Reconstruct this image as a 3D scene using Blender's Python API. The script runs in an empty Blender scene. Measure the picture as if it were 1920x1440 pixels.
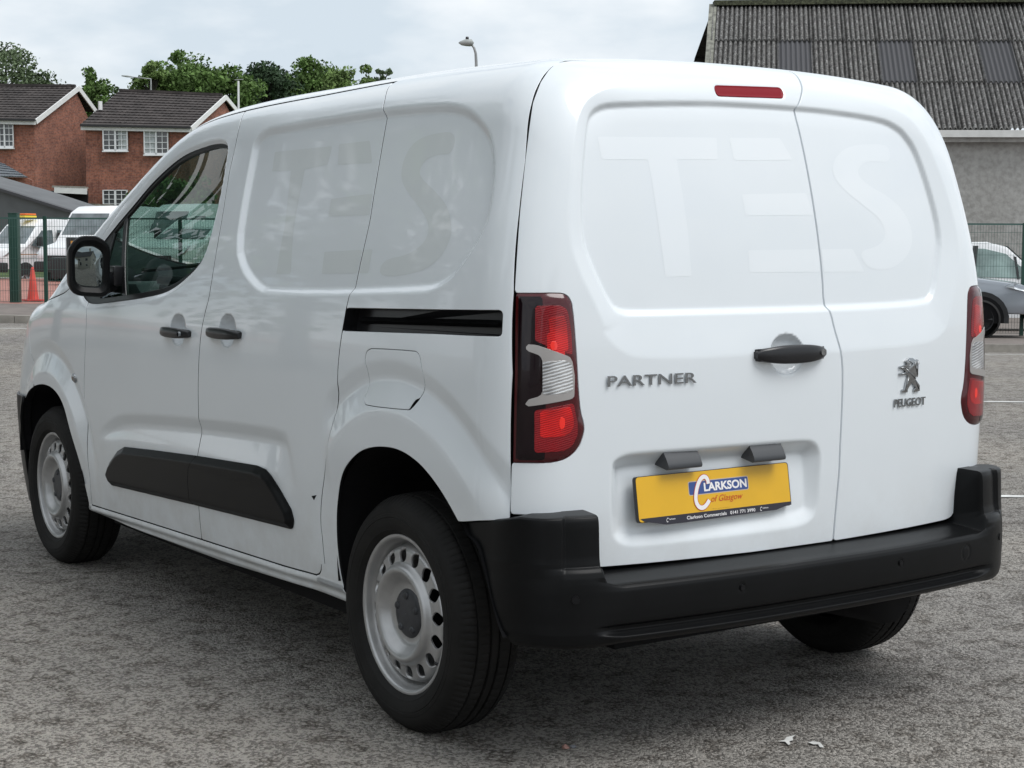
import bpy, bmesh, math, random
import numpy as np
from mathutils import Vector, Matrix
random.seed(7); rng = np.random.default_rng(7)
scn = bpy.context.scene; col = scn.collection; R = math.radians

# ---------- camera, sky, sun, exposure
CAM = np.array([-3.0981, -3.0249, 1.3294]); YAW, PITCH, ROLL = 0.60397, -0.08742, 0.00532
def cam_axes():
    f = np.array([math.sin(YAW)*math.cos(PITCH), math.cos(YAW)*math.cos(PITCH), math.sin(PITCH)])
    r = np.array([math.cos(YAW), -math.sin(YAW), 0.0]); u = np.cross(r, f)
    c, s = math.cos(ROLL), math.sin(ROLL)
    return c*r+s*u, -s*r+c*u, f
_r, _u, _f = cam_axes()
cd = bpy.data.cameras.new('camera'); cam = bpy.data.objects.new('camera', cd); col.objects.link(cam)
M4 = Matrix(((_r[0], _u[0], -_f[0], CAM[0]), (_r[1], _u[1], -_f[1], CAM[1]), (_r[2], _u[2], -_f[2], CAM[2]), (0, 0, 0, 1)))
cam.matrix_world = M4; cd.sensor_width = 36; cd.lens = 36*3063.5/1920; cd.clip_start = .05; cd.clip_end = 2000
scn.camera = cam
scn.view_settings.view_transform = 'Standard'; scn.view_settings.look = 'None'
scn.view_settings.exposure = 0.50; scn.view_settings.gamma = 1
scn.view_settings.use_curve_mapping = False

SUN_AZ, SUN_EL = R(152), R(56)          # azimuth from +Y clockwise: behind the van and to the right
world = bpy.data.worlds.new('World'); scn.world = world; world.use_nodes = True
nt = world.node_tree; nt.nodes.clear()
def wn(t, **k):
    n = nt.nodes.new(t)
    for a, b in k.items(): setattr(n, a, b)
    return n
out = wn('ShaderNodeOutputWorld'); bg = wn('ShaderNodeBackground'); bg.inputs['Strength'].default_value = .078
sky = wn('ShaderNodeTexSky', sky_type='NISHITA', sun_disc=False, sun_elevation=SUN_EL, sun_rotation=SUN_AZ)
sky.air_density = 1.0; sky.dust_density = 1.5; sky.ozone_density = 1.5
tc = wn('ShaderNodeTexCoord'); mp = wn('ShaderNodeMapping'); mp.inputs['Scale'].default_value = (1, 1, 2.6); mp.inputs['Location'].default_value = (3.1, 1.7, .4)
n1 = wn('ShaderNodeTexNoise'); n1.inputs['Scale'].default_value = 2.1; n1.inputs['Detail'].default_value = 7; n1.inputs['Roughness'].default_value = .52; n1.inputs['Distortion'].default_value = .3
n2 = wn('ShaderNodeTexNoise'); n2.inputs['Scale'].default_value = 5.2; n2.inputs['Detail'].default_value = 6; n2.inputs['Roughness'].default_value = .5
cr = wn('ShaderNodeValToRGB'); cr.color_ramp.elements[0].position = .30; cr.color_ramp.elements[0].color = (.0, .0, .0, 1)
cr.color_ramp.elements[1].position = .44; cr.color_ramp.elements[1].color = (1, 1, 1, 1)
cc = wn('ShaderNodeValToRGB')   # cloud brightness from the second noise
cc.color_ramp.elements[0].position = .38; cc.color_ramp.elements[0].color = (6.1, 6.95, 7.7, 1)
cc.color_ramp.elements[1].position = .60; cc.color_ramp.elements[1].color = (9.2, 9.5, 9.75, 1)
mx = wn('ShaderNodeMixRGB')
L = nt.links.new
L(tc.outputs['Generated'], mp.inputs['Vector']); L(mp.outputs[0], n1.inputs['Vector']); L(mp.outputs[0], n2.inputs['Vector'])
L(n1.outputs['Fac'], cr.inputs[0]); L(n2.outputs['Fac'], cc.inputs[0])
L(cr.outputs[0], mx.inputs[0]); L(sky.outputs[0], mx.inputs[1]); L(cc.outputs[0], mx.inputs[2])
L(mx.outputs[0], bg.inputs['Color']); L(bg.outputs[0], out.inputs[0])

sd = bpy.data.lights.new('sun', 'SUN'); sd.energy = 1.5; sd.angle = R(34); sd.color = (1, .99, .975)
sun = bpy.data.objects.new('sun', sd); col.objects.link(sun)
sv = Vector((math.sin(SUN_AZ)*math.cos(SUN_EL), math.cos(SUN_AZ)*math.cos(SUN_EL), math.sin(SUN_EL)))
sun.rotation_euler = (-sv).to_track_quat('-Z', 'Y').to_euler(); sun.location = (0, 0, 30)

# ---------- helpers
def tag(o, label=None, cat=None, group=None, kind=None):
    if label: o['label'] = label
    if cat: o['category'] = cat
    if group: o['group'] = group
    if kind: o['kind'] = kind
    return o
def empty(name, loc=(0, 0, 0), rz=0, **k):
    o = bpy.data.objects.new(name, None); col.objects.link(o); o.location = loc; o.rotation_euler = (0, 0, rz)
    return tag(o, **k)
def link(name, me, parent=None, loc=None, rz=0):
    o = bpy.data.objects.new(name, me); col.objects.link(o)
    if parent is not None: o.parent = parent
    if loc is not None: o.location = loc
    if rz: o.rotation_euler = (0, 0, rz)
    return o
def mesh(name, V, Fc, mat=None, parent=None, smooth=False, normals=None, auto=None, **k):
    me = bpy.data.meshes.new(name); me.from_pydata([tuple(map(float, v)) for v in V], [], [tuple(map(int, f)) for f in Fc])
    if mat is not None:
        for m in (mat if isinstance(mat, (list, tuple)) else [mat]): me.materials.append(m)
    if smooth: me.polygons.foreach_set('use_smooth', [True]*len(me.polygons))
    if normals is not None:
        me.polygons.foreach_set('use_smooth', [True]*len(me.polygons))
        me.normals_split_custom_set_from_vertices([tuple(map(float, n)) for n in normals])
    elif auto is not None:
        try: me.set_sharp_from_angle(angle=R(auto))
        except Exception: pass
    me.update(); o = link(name, me, parent)
    return tag(o, **k)
class MB:
    """collects boxes, tubes and lathes into one mesh"""
    def __init__(s): s.v = []; s.f = []; s.m = []; s.mi = 0
    def add(s, V, Fc):
        n = len(s.v); s.v += [tuple(map(float, p)) for p in V]; s.f += [tuple(int(i)+n for i in f) for f in Fc]; s.m += [s.mi]*len(Fc); return s
    def box(s, c, d, rz=0, taper=1.0):
        x, y, z = d[0]/2, d[1]/2, d[2]/2; V = []
        for zz, t in ((-z, 1), (z, taper)):
            for a, b in ((-x, -y), (x, -y), (x, y), (-x, y)):
                a *= t; b *= t
                V.append((c[0]+a*math.cos(rz)-b*math.sin(rz), c[1]+a*math.sin(rz)+b*math.cos(rz), c[2]+zz))
        return s.add(V, [(3, 2, 1, 0), (4, 5, 6, 7), (0, 1, 5, 4), (1, 2, 6, 5), (2, 3, 7, 6), (3, 0, 4, 7)])
    def tube(s, pts, r, n=8, cap=True):
        P = [Vector(p) for p in pts]; rr = r if hasattr(r, '__len__') else [r]*len(P); V = []; Fc = []
        up = None
        for i, p in enumerate(P):
            t = (P[min(i+1, len(P)-1)]-P[max(i-1, 0)]).normalized()
            if up is None: up = t.orthogonal().normalized()
            up = (up - t*up.dot(t)).normalized(); w = t.cross(up)
            for j in range(n):
                a = 2*math.pi*j/n; V.append(p+(up*math.cos(a)+w*math.sin(a))*rr[i])
        for i in range(len(P)-1):
            for j in range(n):
                k = (j+1) % n; Fc.append((i*n+j, i*n+k, (i+1)*n+k, (i+1)*n+j))
        if cap: Fc += [tuple(range(n))[::-1], tuple((len(P)-1)*n+j for j in range(n))]
        return s.add(V, Fc)
    def lathe(s, prof, n=32, axis='x', c=(0, 0, 0), close=False):
        """prof: (radius, along) pairs"""
        V = []; Fc = []
        for r, h in prof:
            for j in range(n):
                a = 2*math.pi*j/n; q = (r*math.cos(a), r*math.sin(a))
                V.append({'x': (c[0]+h, c[1]+q[0], c[2]+q[1]), 'y': (c[0]+q[0], c[1]+h, c[2]+q[1]), 'z': (c[0]+q[0], c[1]+q[1], c[2]+h)}[axis])
        for i in range(len(prof)-1):
            for j in range(n):
                k = (j+1) % n; Fc.append((i*n+j, i*n+k, (i+1)*n+k, (i+1)*n+j))
        return s.add(V, Fc)
    def prism(s, poly, fn0, fn1, caps=True):
        """poly of (a, b); fn maps to 3D for the two ends"""
        n = len(poly); V = [fn0(*p) for p in poly]+[fn1(*p) for p in poly]
        Fc = [(i, (i+1) % n, n+(i+1) % n, n+i) for i in range(n)]
        if caps: Fc += [tuple(range(n))[::-1], tuple(range(n, 2*n))]
        return s.add(V, Fc)
    def build(s, name, mat, parent=None, smooth=False, auto=None, bevel=0, **k):
        me = bpy.data.meshes.new(name); me.from_pydata(s.v, [], s.f)
        for m in (mat if isinstance(mat, (list, tuple)) else [mat]): me.materials.append(m)
        if any(s.m): me.polygons.foreach_set('material_index', s.m)
        if len(s.f) < 60000:
            bm = bmesh.new(); bm.from_mesh(me); bmesh.ops.recalc_face_normals(bm, faces=bm.faces)
            if bevel: bmesh.ops.bevel(bm, geom=[e for e in bm.edges if len(e.link_faces) == 2 and e.calc_face_angle(0) > .5], offset=bevel, segments=2, affect='EDGES', profile=.6)
            bm.to_mesh(me); bm.free()
        if smooth or auto or bevel:
            me.polygons.foreach_set('use_smooth', [True]*len(me.polygons))
            me.set_sharp_from_angle(angle=R(auto or (30 if not smooth else 180)))
        me.update(); return tag(link(name, me, parent), **k)

# ---------- materials
MATS = {}
def mat(name, base=(.5, .5, .5), rough=.6, metal=0.0, coat=0.0, coat_rough=.05, spec=.5, noise=None, bump=None, trans=0.0, emis=None):
    """noise=(scale, amount[, detail]) varies brightness; bump=(scale, strength, distance)"""
    m = bpy.data.materials.new(name); m.use_nodes = True; t = m.node_tree; p = t.nodes['Principled BSDF']
    p.inputs['Base Color'].default_value = (*base, 1); p.inputs['Roughness'].default_value = rough; p.inputs['Metallic'].default_value = metal
    p.inputs['Coat Weight'].default_value = coat; p.inputs['Coat Roughness'].default_value = coat_rough
    p.inputs['Specular IOR Level'].default_value = spec; p.inputs['Transmission Weight'].default_value = trans
    co = t.nodes.new('ShaderNodeTexCoord')
    if noise:
        n = t.nodes.new('ShaderNodeTexNoise'); n.inputs['Scale'].default_value = noise[0]; n.inputs['Detail'].default_value = noise[2] if len(noise) > 2 else 5
        t.links.new(co.outputs['Object'], n.inputs['Vector'])
        r = t.nodes.new('ShaderNodeValToRGB'); a = noise[1]
        r.color_ramp.elements[0].position = .3; r.color_ramp.elements[1].position = .7
        r.color_ramp.elements[0].color = (*[c*(1-a) for c in base], 1); r.color_ramp.elements[1].color = (*[min(1, c*(1+a)) for c in base], 1)
        t.links.new(n.outputs['Fac'], r.inputs[0]); t.links.new(r.outputs[0], p.inputs['Base Color'])
    if bump:
        n = t.nodes.new('ShaderNodeTexNoise'); n.inputs['Scale'].default_value = bump[0]; n.inputs['Detail'].default_value = 4
        t.links.new(co.outputs['Object'], n.inputs['Vector'])
        b = t.nodes.new('ShaderNodeBump'); b.inputs['Strength'].default_value = bump[1]; b.inputs['Distance'].default_value = bump[2]
        t.links.new(n.outputs['Fac'], b.inputs['Height']); t.links.new(b.outputs[0], p.inputs['Normal'])
    MATS[name] = m; return m
def nodes(m): return m.node_tree.nodes, m.node_tree.links.new, m.node_tree.nodes['Principled BSDF']

white = mat('van_paint', (.745, .785, .815), .32, coat=.85, coat_rough=.035, noise=(3.0, .012))
N_, K_, p_ = nodes(white); co_ = N_.new('ShaderNodeTexCoord'); sp = N_.new('ShaderNodeSeparateXYZ'); K_(co_.outputs['Object'], sp.inputs[0])
mr_ = N_.new('ShaderNodeMapRange'); mr_.inputs[1].default_value = .72; mr_.inputs[2].default_value = .30; K_(sp.outputs[2], mr_.inputs[0])
dn = N_.new('ShaderNodeTexNoise'); dn.inputs['Scale'].default_value = 7; dn.inputs['Detail'].default_value = 8; dn.inputs['Roughness'].default_value = .7; K_(co_.outputs['Object'], dn.inputs['Vector'])
dm = N_.new('ShaderNodeMapRange'); dm.inputs[1].default_value = .35; dm.inputs[2].default_value = .75; dm.inputs[4].default_value = .42; K_(dn.outputs['Fac'], dm.inputs[0])
mu = N_.new('ShaderNodeMath'); mu.operation = 'MULTIPLY'; K_(mr_.outputs[0], mu.inputs[0]); K_(dm.outputs[0], mu.inputs[1])
dx_ = N_.new('ShaderNodeMixRGB'); dx_.inputs[2].default_value = (.36, .33, .28, 1); K_(mu.outputs[0], dx_.inputs[0]); K_(p_.inputs['Base Color'].links[0].from_socket, dx_.inputs[1]); K_(dx_.outputs[0], p_.inputs['Base Color'])   # road film low on the panels
white_clean = mat('paint_under_lettering', (.785, .822, .85), .28, coat=1, coat_rough=.02)  # glossier paint where letters were; its brighter reflection is put into the colour
side_ghost_tone = mat('side_lettering_painted_sheen', (.69, .725, .735), .32, coat=.9, coat_rough=.04)  # same body paint; darker reflection of the side letters put into the colour
black_plastic = mat('textured_black_plastic', (.0060, .0063, .0068), .36, spec=.15, noise=(9, .10), bump=(700, .06, .0004))
satin_black = mat('satin_black', (.012, .012, .014), .28, spec=.5)
matt_black = mat('matt_black', (.006, .006, .007), .8, spec=.2)
rubber = mat('tyre_rubber', (.012, .0115, .011), .75, spec=.25, noise=(14, .30), bump=(260, .25, .0008))
steel_rim = mat('silver_painted_steel', (.42, .42, .42), .36, metal=.55, coat=.15, noise=(16, .13), bump=(60, .05, .001))
rim_cap = mat('hub_cap_plastic', (.035, .037, .042), .45, noise=(30, .3))
chrome = mat('brushed_chrome', (.38, .39, .40), .18, metal=1)
chrome_dark = mat('dull_chrome', (.32, .33, .34), .22, metal=1)
plate_yellow = mat('number_plate_yellow', (.72, .40, .0045), .35, coat=.25, coat_rough=.2, noise=(8, .05))
logo_blue = mat('logo_blue', (.035, .075, .25), .4)
logo_white = mat('logo_white', (.82, .80, .80), .4)
logo_red = mat('logo_red', (.55, .06, .012), .4)
lamp_dark = mat('lamp_dark_lens', (.006, .001, .003), .15, spec=.25, coat=.35, coat_rough=.01)
lamp_edge = mat('lamp_edge_lens', (.06, .002, .005), .15, spec=.3, coat=.6, coat_rough=.01)
def lens_mat(name, base, dark, sc, metal=.0):
    m = mat(name, base, .25, metal=metal, coat=.55, coat_rough=.02, spec=.3); N, Lk, p = nodes(m)
    co = N.new('ShaderNodeTexCoord'); mp = N.new('ShaderNodeMapping'); mp.inputs['Scale'].default_value = (1, 1, 1); mp.inputs['Rotation'].default_value = (0, R(14), 0)
    w = N.new('ShaderNodeTexWave'); w.wave_type = 'BANDS'; w.bands_direction = 'Z'; w.inputs['Scale'].default_value = sc; w.inputs['Distortion'].default_value = 1.2; w.inputs['Detail'].default_value = 1; w.inputs['Detail Scale'].default_value = 2
    n = N.new('ShaderNodeTexNoise'); n.inputs['Scale'].default_value = 16; n.inputs['Detail'].default_value = 1
    r = N.new('ShaderNodeValToRGB'); r.color_ramp.elements[0].position = .30; r.color_ramp.elements[1].position = .75
    r.color_ramp.elements[0].color = (*dark, 1); r.color_ramp.elements[1].color = (*base, 1)
    b = N.new('ShaderNodeBump'); b.inputs['Strength'].default_value = .35; b.inputs['Distance'].default_value = .002
    Lk(co.outputs['Object'], mp.inputs[0]); Lk(mp.outputs[0], w.inputs['Vector']); Lk(co.outputs['Object'], n.inputs['Vector'])
    a = N.new('ShaderNodeMath'); a.operation = 'MULTIPLY_ADD'; a.inputs[1].default_value = .22; Lk(w.outputs['Fac'], a.inputs[0]); 
    a2 = N.new('ShaderNodeMath'); a2.operation = 'MULTIPLY'; a2.inputs[1].default_value = .85; Lk(n.outputs['Fac'], a2.inputs[0]); Lk(a2.outputs[0], a.inputs[2])
    Lk(a.outputs[0], r.inputs[0]); Lk(r.outputs[0], p.inputs['Base Color']); Lk(w.outputs['Fac'], b.inputs['Height']); Lk(b.outputs[0], p.inputs['Normal'])
    return m
lamp_red = lens_mat('lamp_red_lens', (.68, .006, .006), (.20, .002, .005), 60)
lamp_red_dark = lens_mat('lamp_outer_red', (.26, .002, .007), (.15, .001, .005), 60)
lamp_clear = lens_mat('lamp_clear_lens', (.75, .75, .75), (.20, .20, .21), 40, .6)
lamp_frame = mat('lamp_satin_silver', (.38, .36, .35), .35, metal=.3, coat=.5, coat_rough=.02)
stop_red = mat('stop_lamp_red', (.22, .002, .010), .4, spec=.15, coat=.08, coat_rough=.1)
def glass_mat(name, tint, extra=0.0):
    m = bpy.data.materials.new(name); m.use_nodes = True; t = m.node_tree; t.nodes.clear()
    o = t.nodes.new('ShaderNodeOutputMaterial'); a = t.nodes.new('ShaderNodeBsdfTransparent'); a.inputs[0].default_value = (*tint, 1)
    g = t.nodes.new('ShaderNodeBsdfGlossy'); g.inputs['Roughness'].default_value = .005
    f = t.nodes.new('ShaderNodeFresnel'); ge = t.nodes.new('ShaderNodeNewGeometry'); mr = t.nodes.new('ShaderNodeMapRange'); mr.inputs[3].default_value = 1.52; mr.inputs[4].default_value = 1/1.52; t.links.new(ge.outputs['Backfacing'], mr.inputs[0]); t.links.new(mr.outputs[0], f.inputs[0]); x = t.nodes.new('ShaderNodeMixShader')
    mm = t.nodes.new('ShaderNodeMath'); mm.operation = 'ADD'; mm.inputs[1].default_value = extra
    t.links.new(f.outputs[0], mm.inputs[0]); t.links.new(mm.outputs[0], x.inputs[0]); t.links.new(a.outputs[0], x.inputs[1]); t.links.new(g.outputs[0], x.inputs[2]); t.links.new(x.outputs[0], o.inputs[0])
    MATS[name] = m; return m
glass = glass_mat('green_tinted_glass', (.44, .56, .52), .0)
dark_glass = mat('dark_window', (.02, .03, .035), .04, spec=.8)
mirror_glass = mat('mirror_glass', (.22, .25, .25), .01, metal=1)
cabin = mat('grey_cabin_plastic', (.16, .17, .175), .6, noise=(20, .1)); cabin_dark = mat('dark_cabin_trim', (.02, .022, .025), .7)
seat_cloth = mat('dark_seat_cloth', (.03, .035, .035), .9)

# ---------- places in the street, measured from where the photograph was taken
HR = np.array([math.cos(YAW), -math.sin(YAW), 0.0]); HF = np.array([math.sin(YAW), math.cos(YAW), 0.0])
def fall(l, d):      # the street drops gently away to the right of the van
    return -.0245*np.clip(d-12, 0, 40)*np.clip((l+6)/11, 0, 1)
def LD(l, d, z=0.0): p = CAM*np.array([1, 1, 0])+HR*l+HF*d; return (float(p[0]), float(p[1]), float(z+fall(l, d)))
def at(px, py, d):
    v = _f+_r*(px-960)/3063.5-_u*(py-720)/3063.5; v = v/(v@HF); p = CAM+v*d; return (float(p[0]), float(p[1]), float(p[2]))
def ground_at(px, py): v = _f+_r*(px-960)/3063.5-_u*(py-720)/3063.5; p = CAM-v*CAM[2]/v[2]; return p
# ---------- asphalt
asph = mat('worn_asphalt', (.25, .235, .215), .9, spec=.3); N_, K_, p_ = nodes(asph)
co = N_.new('ShaderNodeTexCoord')
def tex(kind, scale, detail=4, rough=.5, **k):
    n = N_.new(kind); n.inputs['Scale'].default_value = scale
    if 'Detail' in n.inputs: n.inputs['Detail'].default_value = detail
    K_(co.outputs['Object'], n.inputs['Vector']); return n
def ramp_(src, stops):
    r = N_.new('ShaderNodeValToRGB'); e = r.color_ramp.elements
    while len(e) < len(stops): e.new(.5)
    for el, (p, c) in zip(e, stops): el.position = p; el.color = (*c, 1) if len(c) == 3 else c
    K_(src, r.inputs[0]); return r.outputs[0]
def mix_(a, b, fac, mode='MIX'):
    m = N_.new('ShaderNodeMixRGB'); m.blend_type = mode
    for s_, i in ((fac, 0), (a, 1), (b, 2)):
        if hasattr(s_, 'is_linked') or hasattr(s_, 'links'): K_(s_, m.inputs[i])
        else: m.inputs[i].default_value = s_
    return m.outputs[0]
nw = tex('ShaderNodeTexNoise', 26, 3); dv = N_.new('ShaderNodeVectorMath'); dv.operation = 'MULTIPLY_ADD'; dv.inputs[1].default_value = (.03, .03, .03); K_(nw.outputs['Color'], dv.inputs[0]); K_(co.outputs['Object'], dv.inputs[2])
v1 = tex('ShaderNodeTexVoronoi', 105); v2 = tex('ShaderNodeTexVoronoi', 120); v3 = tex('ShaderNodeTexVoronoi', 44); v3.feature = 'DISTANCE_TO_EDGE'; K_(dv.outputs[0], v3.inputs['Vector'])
v4 = tex('ShaderNodeTexVoronoi', 1.1); v4.feature = 'DISTANCE_TO_EDGE'
nbig = tex('ShaderNodeTexNoise', .42, 6, .6); nmid = tex('ShaderNodeTexNoise', 5, 6, .6); nfine = tex('ShaderNodeTexNoise', 120, 5, .6); nmask = tex('ShaderNodeTexNoise', 11, 4)
stones = ramp_(v1.outputs['Color'], [(.10, (.175, .165, .152)), (.5, (.215, .205, .190)), (.88, (.262, .250, .233)), (.985, (.52, .50, .47))])
crev_shade = ramp_(v3.outputs['Distance'], [(.0, (.30, .28, .26)), (.05, (.62, .60, .58)), (.11, (1, 1, 1))])  # dark binder between chips and crevice shade, both painted into the colour
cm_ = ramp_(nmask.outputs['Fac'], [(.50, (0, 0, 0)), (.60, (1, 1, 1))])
c1 = mix_(stones, mix_((1, 1, 1, 1), crev_shade, cm_), 1.0, 'MULTIPLY')
pits = ramp_(nfine.outputs['Fac'], [(.33, (.22, .20, .18)), (.43, (1, 1, 1))]); c2 = mix_(c1, pits, .30, 'MULTIPLY')  # pits darkened in the colour to read as shaded gaps
patch = ramp_(nbig.outputs['Fac'], [(.32, (.80, .79, .80)), (.50, (.97, .95, .93)), (.68, (1.10, 1.06, 1.02))]); c3 = mix_(c2, patch, 1.0, 'MULTIPLY')
pm = ramp_(nmid.outputs['Fac'], [(.3, (.90, .89, .88)), (.7, (1.08, 1.07, 1.06))]); c4 = mix_(c3, pm, 1.0, 'MULTIPLY')
nst = tex('ShaderNodeTexNoise', 1.7, 3); st_ = ramp_(nst.outputs['Fac'], [(.26, (.80, .78, .77)), (.38, (1, 1, 1))]); c5 = mix_(c4, st_, .8, 'MULTIPLY')
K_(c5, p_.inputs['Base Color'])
hm = N_.new('ShaderNodeMath'); hm.operation = 'MULTIPLY_ADD'; hm.inputs[1].default_value = -1.0; K_(v1.outputs['Distance'], hm.inputs[0])
h2 = N_.new('ShaderNodeMath'); h2.operation = 'MULTIPLY'; h2.inputs[1].default_value = 1.6; K_(nfine.outputs['Fac'], h2.inputs[0]); K_(h2.outputs[0], hm.inputs[2])
h3 = N_.new('ShaderNodeMath'); h3.operation = 'MULTIPLY_ADD'; h3.inputs[1].default_value = 1.2; K_(v3.outputs['Distance'], h3.inputs[0]); K_(hm.outputs[0], h3.inputs[2])
bp = N_.new('ShaderNodeBump'); bp.inputs['Strength'].default_value = 1.0; bp.inputs['Distance'].default_value = .012; K_(h3.outputs[0], bp.inputs['Height']); K_(bp.outputs[0], p_.inputs['Normal'])
ls = np.concatenate([[-900, -200, -60, -20], np.arange(-8, 8.1, 1.0), [12, 20, 40, 100, 900]]); ds = np.concatenate([[-900, -100, 0, 11], np.arange(12, 53, 1.0), [60, 90, 200, 900]])
Vg = [LD(a, b) for a in ls for b in ds]; nd_ = len(ds)
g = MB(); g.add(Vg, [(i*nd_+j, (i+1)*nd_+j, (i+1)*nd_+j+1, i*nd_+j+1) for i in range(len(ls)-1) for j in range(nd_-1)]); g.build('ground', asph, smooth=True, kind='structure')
pave_m = mat('pavement_asphalt', (.17, .145, .13), .9, noise=(3, .2), bump=(60, .5, .01)); kerb_m = mat('kerb_concrete', (.30, .28, .25), .85, noise=(5, .25), bump=(40, .3, .01))
red_m = mat('red_block_paving', (.33, .15, .12), .85, noise=(2.5, .22), bump=(30, .3, .01)); grass_m = mat('rough_grass', (.055, .085, .025), .95, noise=(2, .5), bump=(12, 1, .05))
line_m = mat('road_paint', (.62, .62, .60), .7, noise=(14, .28, 8))
e_ = np.array([.9977, -.067]); n_ = np.array([.067, .9977]); K0 = np.array([-7.8, 25.6])
def st(a, b, z=0.0): q = K0+e_*a+n_*b; return LD(q[0], q[1], z)       # along the street, beyond the kerb
def slab(name, a0, a1, b0, b1, z0, z1, m, **k):
    q = MB(); A_ = np.linspace(a0, a1, max(2, int((a1-a0)/1.5)+1)); n = len(A_); B_ = np.linspace(b0, b1, max(2, int((b1-b0)/4)+1)); k_ = len(B_)
    V = [st(a, b, z1) for a in A_ for b in B_]; Fc = [(i*k_+j, (i+1)*k_+j, (i+1)*k_+j+1, i*k_+j+1) for i in range(n-1) for j in range(k_-1)]
    m0 = len(V); V += [st(a, b, z0) for a in A_ for b in (b0, b1)]
    for i in range(n-1): Fc += [(i*k_, m0+2*i, m0+2*i+2, (i+1)*k_), (i*k_+k_-1, (i+1)*k_+k_-1, m0+2*i+3, m0+2*i+1)]
    Fc += [(0, k_-1, m0+1, m0), ((n-1)*k_, m0+2*n-2, m0+2*n-1, n*k_-1)]
    q.add(V, Fc); return q.build(name, m, **k)
pv = slab('pavement', -60, 60, .127, 5.0, -.05, .105, pave_m, kind='structure')
kb = empty('kerb', st(0, 0, 0), label='concrete kerb along the far side of the road', cat='kerb', kind='structure'); kbm = None
for i in range(-16, 26):
    q = slab('kerb_stone', i*.915, i*.915+.905, 0, .125, -.05, .12+.003*((i*7) % 3), kerb_m); q.parent = kb; q.matrix_parent_inverse = Matrix.Translation(-Vector(st(0, 0, 0)))
slab('yard_ground', -60, 5.5, 5.0, 24, -.05, .10, red_m, kind='structure'); slab('yard_verge', 5.5, 60, 5.0, 24, -.05, .080, pave_m, kind='structure')
def line(name, P0, P1, w, z=.004, **k):
    a = np.array(P0); b = np.array(P1); t = (b-a)/np.linalg.norm(b-a); n = np.array([-t[1], t[0]])*w/2
    m = 24; V = []
    for i in range(m+1):
        c = a+(b-a)*i/m; j = rng.uniform(-.006, .006, 2)
        V += [LD(*(c+n*(1+j[0]*6)), z), LD(*(c-n*(1+j[1]*6)), z)]
    return mesh(name, V, [(2*i, 2*i+1, 2*i+3, 2*i+2) for i in range(m)], line_m, **k)
line('road_edge_line', (-16, 24.25), (12, 23.75), .10, kind='structure'); line('bay_line', (1.2, 14.35), (7.5, 14.05), .10, kind='structure')
for i in range(3): line('dashed_line', (2.2+i*1.1, 8.55-i*.05), (3.0+i*1.1, 8.50-i*.05), .07, kind='structure')
# old paint flecks and loose stones near the camera
for cx, cy, pts in ((1478, 1391, [(-20, 2), (-8, 0), (-3, -6), (6, -8), (14, -10), (8, -5), (9, 0), (2, 2), (4, 8), (0, 9), (-6, 3)]), (1531, 1397, [(-16, -2), (-6, -4), (6, -2), (10, 2), (14, 8), (6, 7), (3, 2), (-6, 2)])):
    V = [tuple(ground_at(cx+a*1.0, cy+b*1.0)+np.array([0, 0, .005])) for a, b in pts]; c = np.mean(np.array(V), 0); V.append(tuple(c)); n = len(pts)
    mesh('paint_fleck', V, [(i, (i+1) % n, n) for i in range(n)], line_m, kind='structure')
def pebble(mb, c, r):
    bm = bmesh.new(); bmesh.ops.create_icosphere(bm, subdivisions=1, radius=r)
    V = [(c[0]+v.co.x*random.uniform(.7, 1.3), c[1]+v.co.y*random.uniform(.7, 1.3), c[2]+max(v.co.z, -.3*r)*random.uniform(.4, .9)) for v in bm.verts]; mb.add(V, [[v.index for v in f.verts] for f in bm.faces]); bm.free()
pm_ = MB()
for i in range(2200):
    l, d = rng.uniform(-3.2, 3.4), rng.uniform(2.6, 9); p = LD(l, d); 
    if -.95 < p[0] < .95 and 0 < p[1] < 4.3: continue
    pebble(pm_, (p[0], p[1], .001), rng.uniform(.0012, .0042))
pm_.build('loose_grit', mat('grit_stone', (.20, .185, .165), .9, noise=(90, .5)), kind='stuff')
q = ground_at(1060, 1404); pb_ = MB(); pebble(pb_, (q[0], q[1], .004), .011); tag(pb_.build('pebble', mat('pink_stone', (.33, .19, .16), .85)), 'small pinkish stone on the asphalt in front', 'stone')
q = ground_at(1074, 1403); pb_ = MB(); pebble(pb_, (q[0], q[1], .004), .009); tag(pb_.build('pebble', mat('grey_stone', (.22, .23, .25), .85)), 'small bluish grey stone beside the pinkish one', 'stone')

# ---------- brick houses beyond the yard
brick_m = mat('brick_wall', (.30, .12, .085), .9); N_, K_, p_ = nodes(brick_m); co = N_.new('ShaderNodeTexCoord')
bt = N_.new('ShaderNodeTexBrick'); bt.inputs['Scale'].default_value = 1; bt.inputs['Brick Width'].default_value = .225; bt.inputs['Row Height'].default_value = .075; bt.inputs['Mortar Size'].default_value = .007; bt.inputs['Color1'].default_value = (.36, .135, .085, 1); bt.inputs['Color2'].default_value = (.22, .085, .065, 1); bt.inputs['Mortar'].default_value = (.26, .20, .17, 1); bt.inputs['Bias'].default_value = -.25
K_(co.outputs['UV'], bt.inputs['Vector']); n = tex('ShaderNodeTexNoise', 1.2, 6); n2_ = tex('ShaderNodeTexNoise', 9, 3)
K_(mix_(mix_(bt.outputs['Color'], ramp_(n.outputs['Fac'], [(.3, (.78, .76, .76)), (.7, (1.18, 1.16, 1.14))]), 1, 'MULTIPLY'), ramp_(n2_.outputs['Fac'], [(.38, (.62, .60, .60)), (.55, (1.08, 1.08, 1.08))]), .8, 'MULTIPLY'), p_.inputs['Base Color'])
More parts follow.
